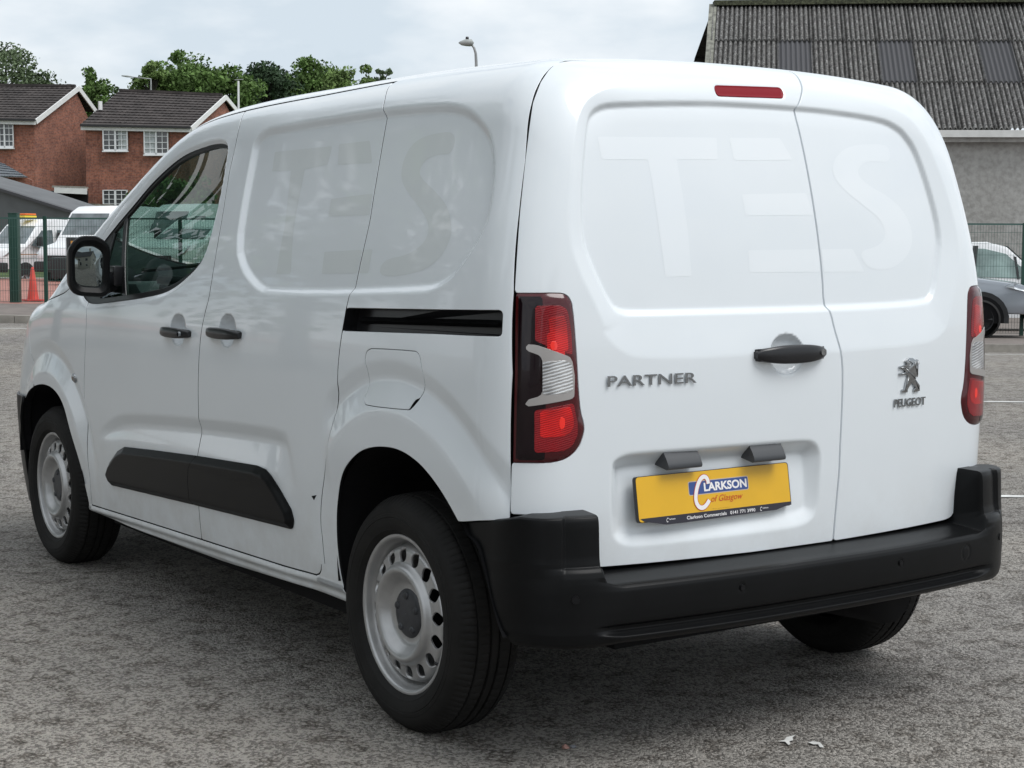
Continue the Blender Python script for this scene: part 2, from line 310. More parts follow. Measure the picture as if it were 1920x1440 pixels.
b = N_.new('ShaderNodeBump'); b.inputs['Distance'].default_value = .01; b.inputs['Strength'].default_value = .6; K_(bt.outputs['Fac'], b.inputs['Height']); b.invert = True; K_(b.outputs[0], p_.inputs['Normal'])
tile_m = mat('roof_tiles', (.050, .042, .040), .85, noise=(1.8, .35), bump=(25, .6, .02)); barge = mat('white_bargeboard', (.74, .74, .73), .5, noise=(4, .06)); upvc = mat('white_upvc', (.78, .79, .80), .35)
win_glass = mat('house_window_glass', (.045, .05, .055), .05, spec=.8, noise=(1.2, .5)); curtain = mat('net_curtain', (.42, .45, .45), .8, noise=(6, .25)); gutter_m = mat('black_gutter', (.012, .012, .013), .4)
def uv_wall(me, o, u):
    uvl = me.uv_layers.new(name='UVMap')
    for l in me.loops:
        c = me.vertices[l.vertex_index].co; uvl.data[l.index].uv = ((Vector(c)-Vector(o)).dot(u), c.z)
def quad_wall(name, P, m, parent, thick=.25):
    """vertical wall polygon P (3D), given thickness away from the camera"""
    P = [Vector(p) for p in P]; u = (P[1]-P[0]); u.z = 0; u.normalize(); nn = Vector((u.y, -u.x, 0)); 
    if nn.dot(Vector(CAM)-P[0]) < 0: nn = -nn
    Q = [p-nn*thick for p in P]; n = len(P); me = bpy.data.meshes.new(name)
    me.from_pydata([p[:] for p in P+Q], [], [tuple(range(n)), tuple(range(n, 2*n))[::-1]]+[(i, n+i, n+(i+1) % n, (i+1) % n) for i in range(n)]); me.materials.append(m); uv_wall(me, P[0], u)
    o = link(name, me, parent); bm = bmesh.new(); bm.from_mesh(me); bmesh.ops.recalc_face_normals(bm, faces=bm.faces); bm.to_mesh(me); bm.free(); return o
def keep(o, parent):
    o.parent = parent; o.matrix_parent_inverse = Matrix.Translation(-parent.location) @ Matrix.Identity(4); return o
def course_roof(parent, e0, e1, r0, r1, rows, m, name='roof_slope'):
    """tiled slope from eaves e0-e1 to ridge r0-r1 in overlapping courses"""
    e0, e1, r0, r1 = map(lambda p: np.array(p, float), (e0, e1, r0, r1)); V = []; Fc = []; nn = np.cross(e1-e0, r0-e0); nn /= np.linalg.norm(nn); nn = nn if nn[2] > 0 else -nn
    q = MB(); cols = 44
    for i in range(rows):
        t0, t1 = i/rows, (i+1)/rows+.01
        a0, a1 = e0+(r0-e0)*t0, e1+(r1-e1)*t0; b0, b1 = e0+(r0-e0)*t1, e1+(r1-e1)*t1
        lift = nn*.055; V = []; F_ = []
        for j in range(cols+1):
            s_ = j/cols; w = .012*((j % 2)*2-1)+rng.uniform(-.006, .006)
            a, b = a0+(a1-a0)*s_, b0+(b1-b0)*s_; V += [a+lift+nn*w, b+nn*.005, a-nn*.01]
        for j in range(cols): F_ += [(3*j, 3*j+3, 3*j+4, 3*j+1), (3*j+2, 3*j+5, 3*j+3, 3*j)]
        q.add(V, F_)
    o = q.build(name, m, parent); return o
def beam(name, a, b, w, h, m, parent, drop=0.0):
    a, b = np.array(a, float), np.array(b, float); t = (b-a)/np.linalg.norm(b-a); side_ = np.cross(t, [0, 0, 1.]); side_ /= np.linalg.norm(side_)+1e-9; up = np.cross(side_, t); q = MB()
    V = [p+side_*s1*w/2+up*s2*h/2-np.array([0, 0, drop]) for p in (a, b) for s1, s2 in ((-1, -1), (1, -1), (1, 1), (-1, 1))]
    q.add(V, [(3, 2, 1, 0), (4, 5, 6, 7), (0, 1, 5, 4), (1, 2, 6, 5), (2, 3, 7, 6), (3, 0, 4, 7)]); return q.build(name, m, parent)
def house_window(parent, x0, x1, y0, y1, d, cur=(.35, 1), bars=(2, 4)):
    """two-light window between photo columns/rows on the wall at distance d"""
    a, b, c, e = [np.array(at(*q, d-.02)) for q in ((x0, y1), (x1, y1), (x1, y0), (x0, y0))]; ux = (b-a); W_ = np.linalg.norm(ux); ux /= W_; H_ = e[2]-a[2]; uz = np.array([0, 0, 1.]); nn = -HF
    P = lambda u, v, o: a+ux*u*W_+uz*v*H_+nn*o
    def bar(u0, u1, v0, v1, o0, o1, nm, m, par):
        q = MB(); q.add([P(u0, v0, o0), P(u1, v0, o0), P(u1, v1, o0), P(u0, v1, o0), P(u0, v0, o1), P(u1, v0, o1), P(u1, v1, o1), P(u0, v1, o1)], [(3, 2, 1, 0), (4, 5, 6, 7), (0, 1, 5, 4), (1, 2, 6, 5), (2, 3, 7, 6), (3, 0, 4, 7)]); return q
    fr = MB(); t = .045
    for u0, u1, v0, v1 in ((0, 1, 0, t*1.6), (0, 1, 1-t, 1), (0, t, 0, 1), (1-t, 1, 0, 1), (.5-t*.8, .5+t*.8, 0, 1)): q = bar(u0, u1, v0, v1, -.06, .05, '', upvc, None); fr.add(q.v, q.f)
    for s_ in (0, .5):
        for i in range(1, bars[0]): u = s_+.03+(.44)*i/bars[0]; q = bar(u-.012, u+.012, 0, 1, -.03, .02, '', upvc, None); fr.add(q.v, q.f)
        for i in range(1, bars[1]): v = i/bars[1]; q = bar(s_, s_+.5, v-.013, v+.013, -.03, .018, '', upvc, None); fr.add(q.v, q.f)
    q = bar(-.02, 1.02, -.05, .0, -.05, .09, '', upvc, None); fr.add(q.v, q.f)
    w = fr.build('window', upvc, parent)
    for i, s_ in enumerate((0, .5)):
        q = bar(s_, s_+.5, 0, 1, -.055, -.035, '', win_glass, None); q.build('pane', win_glass, w)
        c0, c1 = (.0, cur[0]) if i == 0 else (1-cur[1], 1)
        if c1-c0 > .05: q = bar(s_+.5*c0+.01, s_+.5*c1-.01, .0, 1, -.03, -.028, '', curtain, None); q.build('curtain', curtain, w)
    return w
def house(label, A, apex, far, left, ridge_l, base_z, wall_right, windows, rows=13):
    d = 80; root = empty('brick_house', (0, 0, 0), label=label, cat='house', group='brick houses behind the yard'); 
    pA, pX, pF, pL, pR = [np.array(at(*q)) for q in (A, apex, far, left, ridge_l)]
    dn = lambda p, z=base_z: (p[0], p[1], z)
    g = pF-pA; g[2] = 0; pFw = pA+g*wall_right; pFw[2] = pF[2]-.35
    quad_wall('gable_wall', [dn(pA), dn(pFw), tuple(pFw), tuple(pX-np.array([0, 0, .15])), tuple(pA-np.array([0, 0, .05]))], brick_m, root)
    quad_wall('front_wall', [dn(pL), dn(pA), tuple(pA), tuple(pL)], brick_m, root)
    v = (pA-pL)/np.linalg.norm(pA-pL); over = -HF*.30
    course_roof(root, pL-v*.2+over, pA+v*.15+over, pR, pX+v*.15, rows, tile_m)
    back = 2*(pX-pA)*np.array([1, 1, 0]); course_roof(root, pF+v*.1, pL+(pF-pA)*np.array([1, 1, 0])+np.array([0, 0, pF[2]-pA[2]]), pX+v*.1, pR, 8, tile_m)
    beam('ridge_tiles', pR+np.array([0, 0, .06]), pX+np.array([0, 0, .06]), .25, .12, tile_m, root)
    beam('bargeboard', pA+v*.17+over*.9+np.array([0, 0, -.02]), pX+v*.17+np.array([0, 0, -.02]), .06, .24, barge, root, .05); beam('bargeboard', pX+v*.17, pF+v*.17, .06, .24, barge, root, .05)
    beam('fascia', pL-v*.15+over*.9, pA+v*.15+over*.9, .05, .20, barge, root, .12); beam('gutter', pL-v*.15+over*1.3, pA+v*.15+over*1.3, .12, .11, gutter_m, root, .0)
    beam('downpipe', at(*windows[0][:2], 79.6) if False else tuple(pL+over*.2+v*.25-np.array([0, 0, .3])), dn(pL+over*.2+v*.25, base_z), .09, .09, gutter_m, root)
    beam('roof_vent', tuple(pX*.97+pR*.03+np.array([0, 0, .0])), tuple(pX*.93+pR*.07+np.array([0, 0, .0])), .3, .26, tile_m, root)
    for w in windows: house_window(root, *w)
    return root
h2_ = house('brick house whose grey tiled roof fills between the trees, next to the van cab roof', (354, 240, 80), (417, 180, 84), (447, 216, 86), (160, 236, 80.4), (224, 171, 84), .5, .93, [(193, 240, 242, 283, 80.1, (.1, .8)), (270, 316, 244, 290, 80, (.9, .1)), (193, 240, 356, 391, 80.1, (.1, .2))])
p = at(188, 200, 81.6); q = MB(); q.box((p[0], p[1], p[2]+.05), (.16, .16, .42)); q.build('roof_vent_pipe', barge, h2_)
h1_ = house('brick house at the left edge of the photo with its gable facing the van', (64, 226, 80), (141, 163, 83.6), (176, 210, 85.3), (-160, 222, 80), (-60, 161, 84), .5, .90, [(-8, 26, 228, 277, 79.9, (.2, .1))], 14)
# lean-to and carport between the houses
q = empty('brick_outhouse', (0, 0, 0), label='low brick outhouse with sloping slate roof at the left edge', cat='outhouse')
quad_wall('wall', [at(-60, 400, 74), at(60, 400, 74), at(60, 338, 74), at(50, 334, 74), at(-60, 330, 74)], brick_m, q)
course_roof(q, at(-60, 330, 73.6), at(52, 333, 73.6), at(-60, 290, 77), at(4, 306, 77), 6, mat('blue_slate', (.12, .135, .15), .6, noise=(3, .2)))
q = empty('carport', (0, 0, 0), label='dark carport with white fascia between the two brick houses', cat='carport')
beam('fascia', at(102, 356, 79), at(163, 359, 79), .1, .28, barge, q); beam('roof_edge', at(100, 350, 79.2), at(163, 352, 79.2), .5, .10, kerb_m, q)
quad_wall('opening_shade', [at(92, 384, 79.4), at(163, 384, 79.4), at(163, 358, 79.4), at(92, 358, 79.4)], matt_black if 'matt_black' in globals() else gutter_m, q)  # black sheet stands in for the shade inside the carport
quad_wall('garden_wall', [at(90, 402, 74), at(215, 402, 74), at(215, 384, 74), at(150, 380, 74), at(92, 377, 74)], mat('rubble_stone', (.21, .19, .155), .95, noise=(1.8, .45, 8), bump=(7, 1, .1)), None).name = 'stone_wall'
tag(bpy.data.objects['stone_wall'], 'rubble stone garden wall below the brick houses', 'wall')
# long grey sheeted roof of a store in the yard
q = empty('yard_store', (0, 0, 0), label='yard store with long sloping grey sheet roof behind the parked truck', cat='shed')
sheet = mat('grey_sheeting', (.115, .12, .125), .7, noise=(1.5, .12)); 
P = [at(-120, 318, 62), at(0, 353, 61), at(150, 402, 60), at(150, 470, 60), at(-120, 470, 62)]; quad_wall('sheeted_side', P, sheet, q, 3.0)
beam('roof_trim', at(-120, 317, 61.8), at(152, 402, 59.9), .3, .10, mat('dark_trim', (.05, .05, .055), .6), q)
# bank rising to the houses
m = MB(); m.add([st(-60, 24, .05), st(80, 24, .05), st(80, 34, .6), st(-60, 34, .6), st(80, 200, 2), st(-60, 200, 2)], [(0, 1, 2, 3), (3, 2, 4, 5)]); m.build('grass_bank', grass_m, kind='structure')

# ---------- industrial shed on the right
root = empty('industrial_shed', (0, 0, 0), label='rendered grey shed with lichen covered corrugated roof on the right', cat='industrial building')
conc = mat('grey_render', (.235, .235, .22), .92, noise=(1.1, .14, 9), bump=(9, .5, .03)); N_, K_, p_ = nodes(conc); co = N_.new('ShaderNodeTexCoord')
na, nb = tex('ShaderNodeTexNoise', 7, 10, .65), tex('ShaderNodeTexNoise', .5, 4)
K_(mix_(ramp_(na.outputs['Fac'], [(.36, (.31, .305, .29)), (.52, (.37, .365, .35)), (.70, (.42, .415, .40))]), ramp_(nb.outputs['Fac'], [(.3, (.90, .90, .89)), (.7, (1.06, 1.06, 1.06))]), 1, 'MULTIPLY'), p_.inputs['Base Color'])
cor_m = mat('lichened_fibre_cement', (.16, .155, .15), .95, bump=(30, .5, .01)); N_, K_, p_ = nodes(cor_m); co = N_.new('ShaderNodeTexCoord')
na, nb, nc = tex('ShaderNodeTexNoise', 16, 8), tex('ShaderNodeTexNoise', 4.5, 5), tex('ShaderNodeTexVoronoi', 8)
spots = ramp_(nc.outputs['Distance'], [(.08, (1, 1, 1, 1)), (.14, (0, 0, 0, 1))])
base_c = mix_(ramp_(na.outputs['Fac'], [(.38, (.055, .053, .050)), (.50, (.135, .132, .128)), (.63, (.27, .268, .262))]), ramp_(nb.outputs['Fac'], [(.32, (.68, .66, .65)), (.66, (1.15, 1.15, 1.15))]), 1, 'MULTIPLY')
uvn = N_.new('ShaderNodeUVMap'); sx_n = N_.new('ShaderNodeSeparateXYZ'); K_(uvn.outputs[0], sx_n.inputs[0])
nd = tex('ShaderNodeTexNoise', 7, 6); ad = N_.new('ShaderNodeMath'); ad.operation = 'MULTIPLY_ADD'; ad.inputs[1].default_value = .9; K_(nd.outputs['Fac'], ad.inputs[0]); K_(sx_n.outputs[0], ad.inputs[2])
valley_shade = ramp_(ad.outputs[0], [(.52, (.15, .145, .14)), (.80, (.66, .66, .66)), (1.05, (1.1, 1.1, 1.1))])  # corrugation shading painted in: valleys darker, crests lighter
sp_ = ramp_(nc.outputs['Distance'], [(.06, (1, 1, 1, 1)), (.11, (0, 0, 0, 1))])
K_(mix_(mix_(base_c, valley_shade, 1, 'MULTIPLY'), (.42, .42, .40, 1), sp_), p_.inputs['Base Color'])
clear_m = mat('weathered_rooflight', (.078, .078, .084), .85); moss = mat('mossy_edge', (.055, .06, .035), .95, noise=(12, .6), bump=(12, 1, .05))
eL, eR, rL, rR_ = [np.array(at(*q)) for q in ((1322, 244, 47), (2140, 245, 47), (1338, 10, 54), (2030, 2, 54))]
up_ = (rL-eL); across = (eR-eL); aL = np.linalg.norm(across); acu = across/aL; ncol = int(aL/1.02); slope_n = np.cross(acu, up_); slope_n /= np.linalg.norm(slope_n); slope_n = slope_n if slope_n[2] > 0 else -slope_n
rowsz = [0, .345, .68, 1.0]
sheets = {}
for r_ in range(3):
    u0, u1 = up_*rowsz[r_], up_*(rowsz[r_+1]+.015); org = Vector(u0)
    V = []; Fc = []; ns = 7*6+1; wd = aL/ncol
    for i in range(ns):
        t = i/(ns-1)*wd*1.03; hgt = .045*math.cos(2*math.pi*7*i/(ns-1))*1.0
        for k_, (base, lift) in enumerate(((np.zeros(3), .045), (u1-u0, .0))):
            V.append(base+acu*t+slope_n*(hgt+lift))
    for i in range(ns-1): Fc.append((2*i, 2*i+2, 2*i+3, 2*i+1))
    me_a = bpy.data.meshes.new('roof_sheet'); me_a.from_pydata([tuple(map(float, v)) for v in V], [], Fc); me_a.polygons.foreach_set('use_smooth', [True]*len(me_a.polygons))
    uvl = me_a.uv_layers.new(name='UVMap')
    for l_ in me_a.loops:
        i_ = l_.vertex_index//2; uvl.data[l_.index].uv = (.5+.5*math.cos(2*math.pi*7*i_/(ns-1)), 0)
    me_b = me_a.copy(); me_a.materials.append(cor_m); me_b.materials.append(clear_m)
    for c_ in range(ncol):
        rl = (r_ == 1 and c_ % 3 == 2) 
        o = link('roof_sheet', me_b if rl else me_a, root, tuple(eL+u0+acu*c_*wd+slope_n*(.004*r_+.005*(c_ % 2))))
        if rl: o['label'] = 'dark translucent rooflight sheet'
quad_wall('front_wall', [at(1330, 640, 47.3), at(2140, 640, 47.3), at(2140, 246, 47.3), at(1330, 246, 47.3)], conc, root)
beam('gutter', eL+HF*-.12+np.array([0, 0, -.10]), eR+HF*-.12+np.array([0, 0, -.10]), .16, .20, mat('white_gutter', (.62, .62, .60), .5, noise=(3, .1)), root); beam('gutter_board', eL+np.array([0, 0, -.27]), eR+np.array([0, 0, -.27]), .10, .12, conc, root)
beam('ridge_cap', rL+np.array([0, 0, .05]), rR_+np.array([0, 0, .05]), .5, .16, moss, root); beam('verge', eL-acu*.02, rL-acu*.02, .24, .10, mat('verge_strip', (.20, .20, .17), .9, noise=(5, .5)), root)
bk = HF*7; course_roof(root, eL+bk*2, eR+bk*2, rL, rR_, 3, cor_m, 'rear_slope'); gi = acu*3.2; quad_wall('gable_wall', [tuple(eL*np.array([1, 1, 0])+HF*.3+gi), tuple(eL*np.array([1, 1, 0])+bk*2+gi), tuple(eL+bk*2+gi), tuple(rL-np.array([0, 0, .1])+gi), tuple(eL+HF*.3+gi)], conc, root)

# ---------- trees
leafmats = {}
def leaf_mat(nm, c):
    m = mat(nm, c, .75, spec=.3, noise=(1.3, .45, 6)); leafmats[nm] = m; return m
lm_mid = leaf_mat('mid_green_leaves', (.10, .17, .045)); lm_dark = leaf_mat('dark_evergreen_leaves', (.035, .065, .030)); lm_lite = leaf_mat('light_green_leaves', (.14, .21, .065)); lm_grey = leaf_mat('grey_green_leaves', (.105, .145, .075))
bark = mat('bark', (.03, .026, .02), .9, noise=(6, .3))
def tree(name, x, y, z0, H, cw, ch, lm, n=7000, leaf=.16, clumps=46, label='', seed=1, trunk_r=.22, density=.55, group=None, cat='tree'):
    rg = np.random.default_rng(seed); root = empty(name, (x, y, z0), label=label, cat=cat, group=group)
    cz = H-ch/2; m = MB(); m.tube([(0, 0, 0), (rg.uniform(-.2, .2), rg.uniform(-.2, .2), cz*.5), (0, 0, cz), (0, 0, H-.25*ch)], [trunk_r, trunk_r*.8, trunk_r*.5, .04], 8)
    cc_ = rg.normal(size=(clumps, 3)); cc_ /= np.linalg.norm(cc_, axis=1)[:, None]; rad = rg.uniform(.35, 1, (clumps, 1))**.45; C_ = cc_*rad*np.array([cw/2, cw/2, ch/2])*rg.uniform(.75, 1.12, (clumps, 1))+np.array([0, 0, cz])
    for c in C_[:16]: m.tube([(0, 0, cz-ch*.35), tuple((c+np.array([0, 0, cz-ch*.1]))/2), tuple(c)], [trunk_r*.35, trunk_r*.2, .02], 5)
    m.build('trunk', bark, root)
    rc = rg.uniform(.5, 1.1, clumps)*cw*.19; k = rg.integers(0, clumps, n); dv_ = rg.normal(size=(n, 3)); dv_ /= np.linalg.norm(dv_, axis=1)[:, None]; P = C_[k]+dv_*(rg.uniform(.2, 1, (n, 1))**density)*rc[k][:, None]*np.array([1.1, 1.1, .85])
    a = rg.normal(size=(n, 3)); a /= np.linalg.norm(a, axis=1)[:, None]; b = np.cross(a, rg.normal(size=(n, 3))); b /= np.linalg.norm(b, axis=1)[:, None]; s_ = leaf*rg.uniform(.5, 1.15, (n, 1))
    V = np.stack([P-a*s_, P+b*s_*.6, P+a*s_, P-b*s_*.6], 1).reshape(-1, 3); me = bpy.data.meshes.new('crown'); me.vertices.add(4*n); me.vertices.foreach_set('co', V.ravel().astype(np.float32)); me.loops.add(4*n); me.loops.foreach_set('vertex_index', np.arange(4*n)); me.polygons.add(n); me.polygons.foreach_set('loop_start', np.arange(0, 4*n, 4)); me.polygons.foreach_set('loop_total', np.full(n, 4)); me.update(calc_edges=True); me.materials.append(lm)
    link('crown', me, root); return root
def tree_px(px, py_top, w_px, h_px, d, lm, label, seed, n=6000, leaf=.16, base=.3, group='trees behind the houses', name='broadleaf_tree', clumps=46):
    t = at(px, py_top, d); s_ = d/3063.5; return tree(name, t[0], t[1], base, t[2]-base+.2, w_px*s_, h_px*s_, lm, n, leaf, label=label, seed=seed, group=group, clumps=clumps)
tree_px(10, 92, 130, 130, 105, lm_grey, 'loose grey green tree at the left edge above the first house roof', 3, 5000, .14)
tree_px(75, 138, 80, 70, 108, lm_grey, 'thin low tree top showing over the first house ridge', 4, 1500, .13, clumps=26)
tree_px(180, 138, 82, 120, 102, lm_mid, 'small green tree standing in the gap between the two houses', 5, 3800, .14, clumps=30)
tree_px(285, 118, 62, 80, 101, lm_lite, 'light green leaning shrubby tree behind the left part of the second roof', 16, 2200, .13, clumps=20)
tree_px(340, 103, 150, 150, 104, lm_mid, 'broad mid green tree rising over the second house roof', 6, 9000, .15)
tree_px(425, 132, 130, 130, 98, lm_mid, 'rounded green tree beside the white pole', 7, 7000, .15)
tree_px(500, 124, 120, 140, 104, lm_dark, 'dark dense evergreen tree between the lighter ones', 8, 10000, .14, clumps=60)
tree_px(565, 122, 110, 110, 106, lm_mid, 'mid green tree just right of the dark evergreen', 9, 6000, .15)
tree_px(655, 120, 100, 110, 103, lm_lite, 'lighter tree whose top stands over the van roof rail', 10, 4500, .15)
tree_px(620, 136, 90, 90, 108, lm_mid, 'low green tree filling the gap near the van roof rail', 12, 4500, .15)
tree_px(718, 134, 36, 40, 106, lm_grey, 'small tree tip just above the van sliding door corner', 11, 500, .13, clumps=8)
tree_px(400, 152, 240, 90, 110, lm_mid, 'low wide tree behind the second house, leftmost of the low belt', 41, 8000, .15, clumps=60)
tree_px(560, 146, 200, 90, 112, lm_dark, 'low wide dark tree in the middle of the belt behind the van roof', 42, 8000, .15, clumps=60)
tree_px(640, 150, 150, 80, 113, lm_mid, 'low tree at the right end of the belt behind the van roof', 43, 6000, .15, clumps=50)
tree_px(335, 345, 130, 90, 66, lm_lite, 'bright green bush behind the parked vans seen through the cab', 13, 5000, .12, base=.3, name='bush', group='bushes in the yard')
tree_px(260, 372, 60, 60, 64, lm_mid, 'small bush behind the white vans at the foot of the bank', 14, 2000, .11, base=.3, name='bush', group='bushes in the yard')
# brown roof further off
q = empty('far_house', (0, 0, 0), label='red roofed house barely showing above the van roof', cat='house')
course_roof(q, at(430, 222, 118), at(640, 224, 118), at(490, 186, 122), at(600, 186, 122), 8, mat('brown_tiles', (.14, .085, .065), .85, noise=(2, .2))); quad_wall('front_wall', [at(440, 300, 118.4), at(630, 300, 118.4), at(630, 222, 118.4), at(440, 222, 118.4)], brick_m, q)
# ---------- street lamps and pole
galv = mat('galvanised_steel', (.30, .31, .31), .5, metal=.4, noise=(5, .15)); lamp_grey = mat('lamp_head_grey', (.34, .36, .35), .5)
b0 = at(893, 300, 56); t_ = np.array(at(894, 122, 56)); root = empty('street_lamp', (b0[0], b0[1], 0), label='tall street lamp with curved neck and flat head above the van roof', cat='street lamp', group='street lamps')
rel = lambda p: (p[0]-b0[0], p[1]-b0[1], p[2])
m = MB(); m.tube([(0, 0, 0), (0, 0, 4), rel(at(893, 120, 56)), rel(at(892, 100, 56)), rel(at(889, 90, 56)), rel(at(884, 83, 56))], [.09, .06, .05, .045, .04, .04], 10); m.build('pole', galv, root, smooth=True)
m = MB(); a, b = np.array(rel(at(887, 83, 56))), np.array(rel(at(860, 80, 56))); ax_ = (b-a); 
m.tube([tuple(a), tuple(a+ax_*.15+np.array([0, 0, .04])), tuple(a+ax_*.5+np.array([0, 0, .03])), tuple(a+ax_*.8+np.array([0, 0, .0])), tuple(b)], [.06, .125, .12, .08, .02], 12); h_ = m.build('lamp_head', lamp_grey, root, smooth=True)
m = MB(); p = rel(at(876, 73, 56)); m.lathe([(.001, .08), (.05, .07), (.06, 0), (.05, -.08)], 14, 'z', p); m.build('photocell', gutter_m, h_, smooth=True)
b0 = at(283, 300, 92); root = empty('street_lamp', (b0[0], b0[1], 0), label='distant street lamp with straight horizontal arm over the second house', cat='street lamp', group='street lamps')
m = MB(); m.tube([(0, 0, 0), rel(at(283, 160, 92)), rel(at(283, 148, 92)), rel(at(262, 146, 92)), rel(at(243, 144, 92))], [.07, .05, .035, .03, .03], 8); m.build('pole', galv, root, smooth=True)
m = MB(); m.tube([rel(at(246, 144, 92)), rel(at(238, 143, 92)), rel(at(228, 142, 92))], [.04, .06, .03], 8); m.build('lamp_head', lamp_grey, root, smooth=True)
b0 = at(447, 300, 72); root = empty('aerial_pole', (b0[0], b0[1], 0), label='slim white pole standing in front of the dark trees', cat='pole')
m = MB(); m.tube([(0, 0, 0), rel(at(447, 152, 72))], [.06, .045], 8); m.build('pole', upvc, root); m = MB(); m.tube([rel(at(440, 150, 72)), rel(at(456, 149, 72))], .02, 6); m.build('crossbar', galv, root)
# ---------- mesh fence round the yard
fg = mat('green_powder_coat', (.012, .055, .040), .5); fgm = mat('green_mesh_wire', (.05, .11, .095), .5)
fence = empty('mesh_fence', st(0, 4.85, 0), label='dark green welded mesh fence along the far pavement', cat='fence')
fo = Vector(st(0, 4.85, 0)); ang = math.atan2(*(np.array(st(1, 0))-np.array(st(0, 0)))[[1, 0]])
def wire_panel(w, h0, h1):
    q = MB(); nw = int(w/.05)
    for i in range(nw+1): x = i*w/nw; q.add([(x-.0021, 0, h0), (x+.0021, 0, h0), (x+.0021, 0, h1), (x-.0021, 0, h1), (x-.0021, .005, h0), (x+.0021, .005, h0), (x+.0021, .005, h1), (x-.0021, .005, h1)], [(0, 1, 2, 3), (7, 6, 5, 4), (0, 3, 7, 4), (1, 5, 6, 2)])
    z = h0
    while z < h1+.01: q.add([(0, -.006, z-.003), (w, -.006, z-.003), (w, -.006, z+.003), (0, -.006, z+.003), (0, .0, z+.003), (w, .0, z+.003)], [(0, 1, 2, 3), (3, 2, 5, 4)]); z += .2
    q.box((w/2, 0, h1), (w, .02, .03)); return q
me = None
for i in range(-6, 12):
    q = MB(); p = K0+e_*(i*2.555-1.20)+n_*4.85; w_ = LD(p[0], p[1], .1)
    tall = i > 1; key = 'b' if tall else 'a'; me = me or {}
    if key not in me: o = wire_panel(2.50, .05, 2.0 if tall else 1.60).build('mesh_panel', fgm, fence); me[key] = o.data
    else: o = link('mesh_panel', me[key], fence)
    o.location = Vector(w_)-fo; o.rotation_euler = (0, 0, ang)
    hp = 2.06 if tall else 1.68; q.box((0, 0, hp/2-.04), (.06, .06, hp)); po = q.build('post', fg, fence); po.location = Vector(w_)-fo-Vector((math.cos(ang), math.sin(ang), 0))*.03; po.rotation_euler = (0, 0, ang)
g0 = at(28, 500, 31.4); gp = MB(); gp.box((0, 0, .93), (.17, .17, 1.72)); gp.box((0, 0, 1.80), (.18, .18, .02)); o = gp.build('gate_post', fg, None, bevel=.004, label='thick square dark green gate post near the orange cone', cat='post'); o.location = (g0[0], g0[1], 0); o.rotation_euler = (0, 0, ang)
# far-right post
# ---------- cone
cg = at(62, 560, 32.0); root = empty('traffic_cone', (cg[0], cg[1], .11), label='faded orange red traffic cone behind the fence beside the gate post', cat='cone')
m = MB(); m.lathe([(.001, .66), (.022, .66), (.03, .64), (.11, .03), (.12, .03)], 24, 'z'); m.build('cone_body', mat('cone_red', (.62, .075, .055), .6, noise=(5, .15)), root, auto=40); m = MB(); m.box((0, 0, .015), (.34, .34, .03)); m.build('base', mat('cone_base', (.45, .06, .05), .7), root, bevel=.006)

# ---------- the van's body as an implicit shape (metres; +Y forward, left = -X, ground z = 0)
def interp(x, tab):
    # monotone-ish cubic through control points
    xs = np.array([a for a, b in tab]); ys = np.array([b for a, b in tab])
    x = np.clip(x, xs[0], xs[-1])
    h = np.diff(xs); dl = np.diff(ys) / h
    m = np.zeros_like(ys); m[0] = dl[0]; m[-1] = dl[-1]
    m[1:-1] = (dl[:-1] * h[1:] + dl[1:] * h[:-1]) / (h[1:] + h[:-1])
    i = np.clip(np.searchsorted(xs, x) - 1, 0, len(h) - 1)
    t = (x - xs[i]) / h[i]
    return ((2*t**3 - 3*t**2 + 1) * ys[i] + (t**3 - 2*t**2 + t) * h[i] * m[i]
            + (-2*t**3 + 3*t**2) * ys[i+1] + (t**3 - t**2) * h[i] * m[i+1])
def smax(a, b, k):
    h = np.maximum(k - np.abs(a - b), 0) / k
    return np.maximum(a, b) + h*h*k*0.25
WT = [(.2,.862),(.30,.878),(.45,.896),(.6,.907),(.8,.912),(1.0,.911),(1.1,.907),(1.2,.893),(1.3,.871),(1.4,.848),(1.5,.824),(1.6,.795),(1.7,.771),(1.8,.755),(1.9,.735)]
_wp = np.polynomial.Polynomial.fit([a for a, b in WT], [b for a, b in WT], 7)
def half_width(y, z):
    w = _wp(np.clip(z, .2, 1.9))
    w = w - .024*np.clip((.75-y)/.6, 0, 1)**2
    f = np.clip((y-2.9)/1.3, 0, 1)
    w = w - (.050+.035*np.clip((z-.65)/.4,0,1))*f**2
    up = np.clip((z-1.05)/.6, 0, 1)
    w = w - .05*up*np.clip((y-1.6)/1.2, 0, 1.4)**1.5
    return w
TT = [(-.2,1.60),(.1,1.765),(.3,1.808),(.6,1.822),(1.0,1.828),(1.5,1.824),(1.9,1.815),(2.2,1.797),(2.45,1.757),(2.7,1.668),(2.95,1.537),(3.2,1.385),(3.4,1.235),(3.52,1.150),(3.62,1.118),(3.9,1.095),(4.15,1.052),(4.3,.99),(4.45,.90)]
_ty = np.linspace(-.2, 4.45, 187); _tz = interp(_ty, TT); _tz = np.convolve(np.pad(_tz, 6, 'edge'), np.hanning(15)[1:-1]/np.hanning(15).sum(), 'valid')
def top_z(x, y):
    return np.interp(y, _ty, _tz) - .034*(np.abs(x)/.75)**2.2
RT = [(.2,.12),(.5,.118),(.8,.110),(1.05,.110),(1.2,.120),(1.4,.142),(1.6,.182),(1.7,.208),(1.8,.235)]
_rp = np.polynomial.Polynomial.fit([a for a, b in RT], [b for a, b in RT], 5)
def rear_y(x, z):
    return _rp(np.clip(z, .2, 1.8))+np.clip(z-1.8, 0, 1)*.35 + .050*(np.abs(x)/.75)**2.4
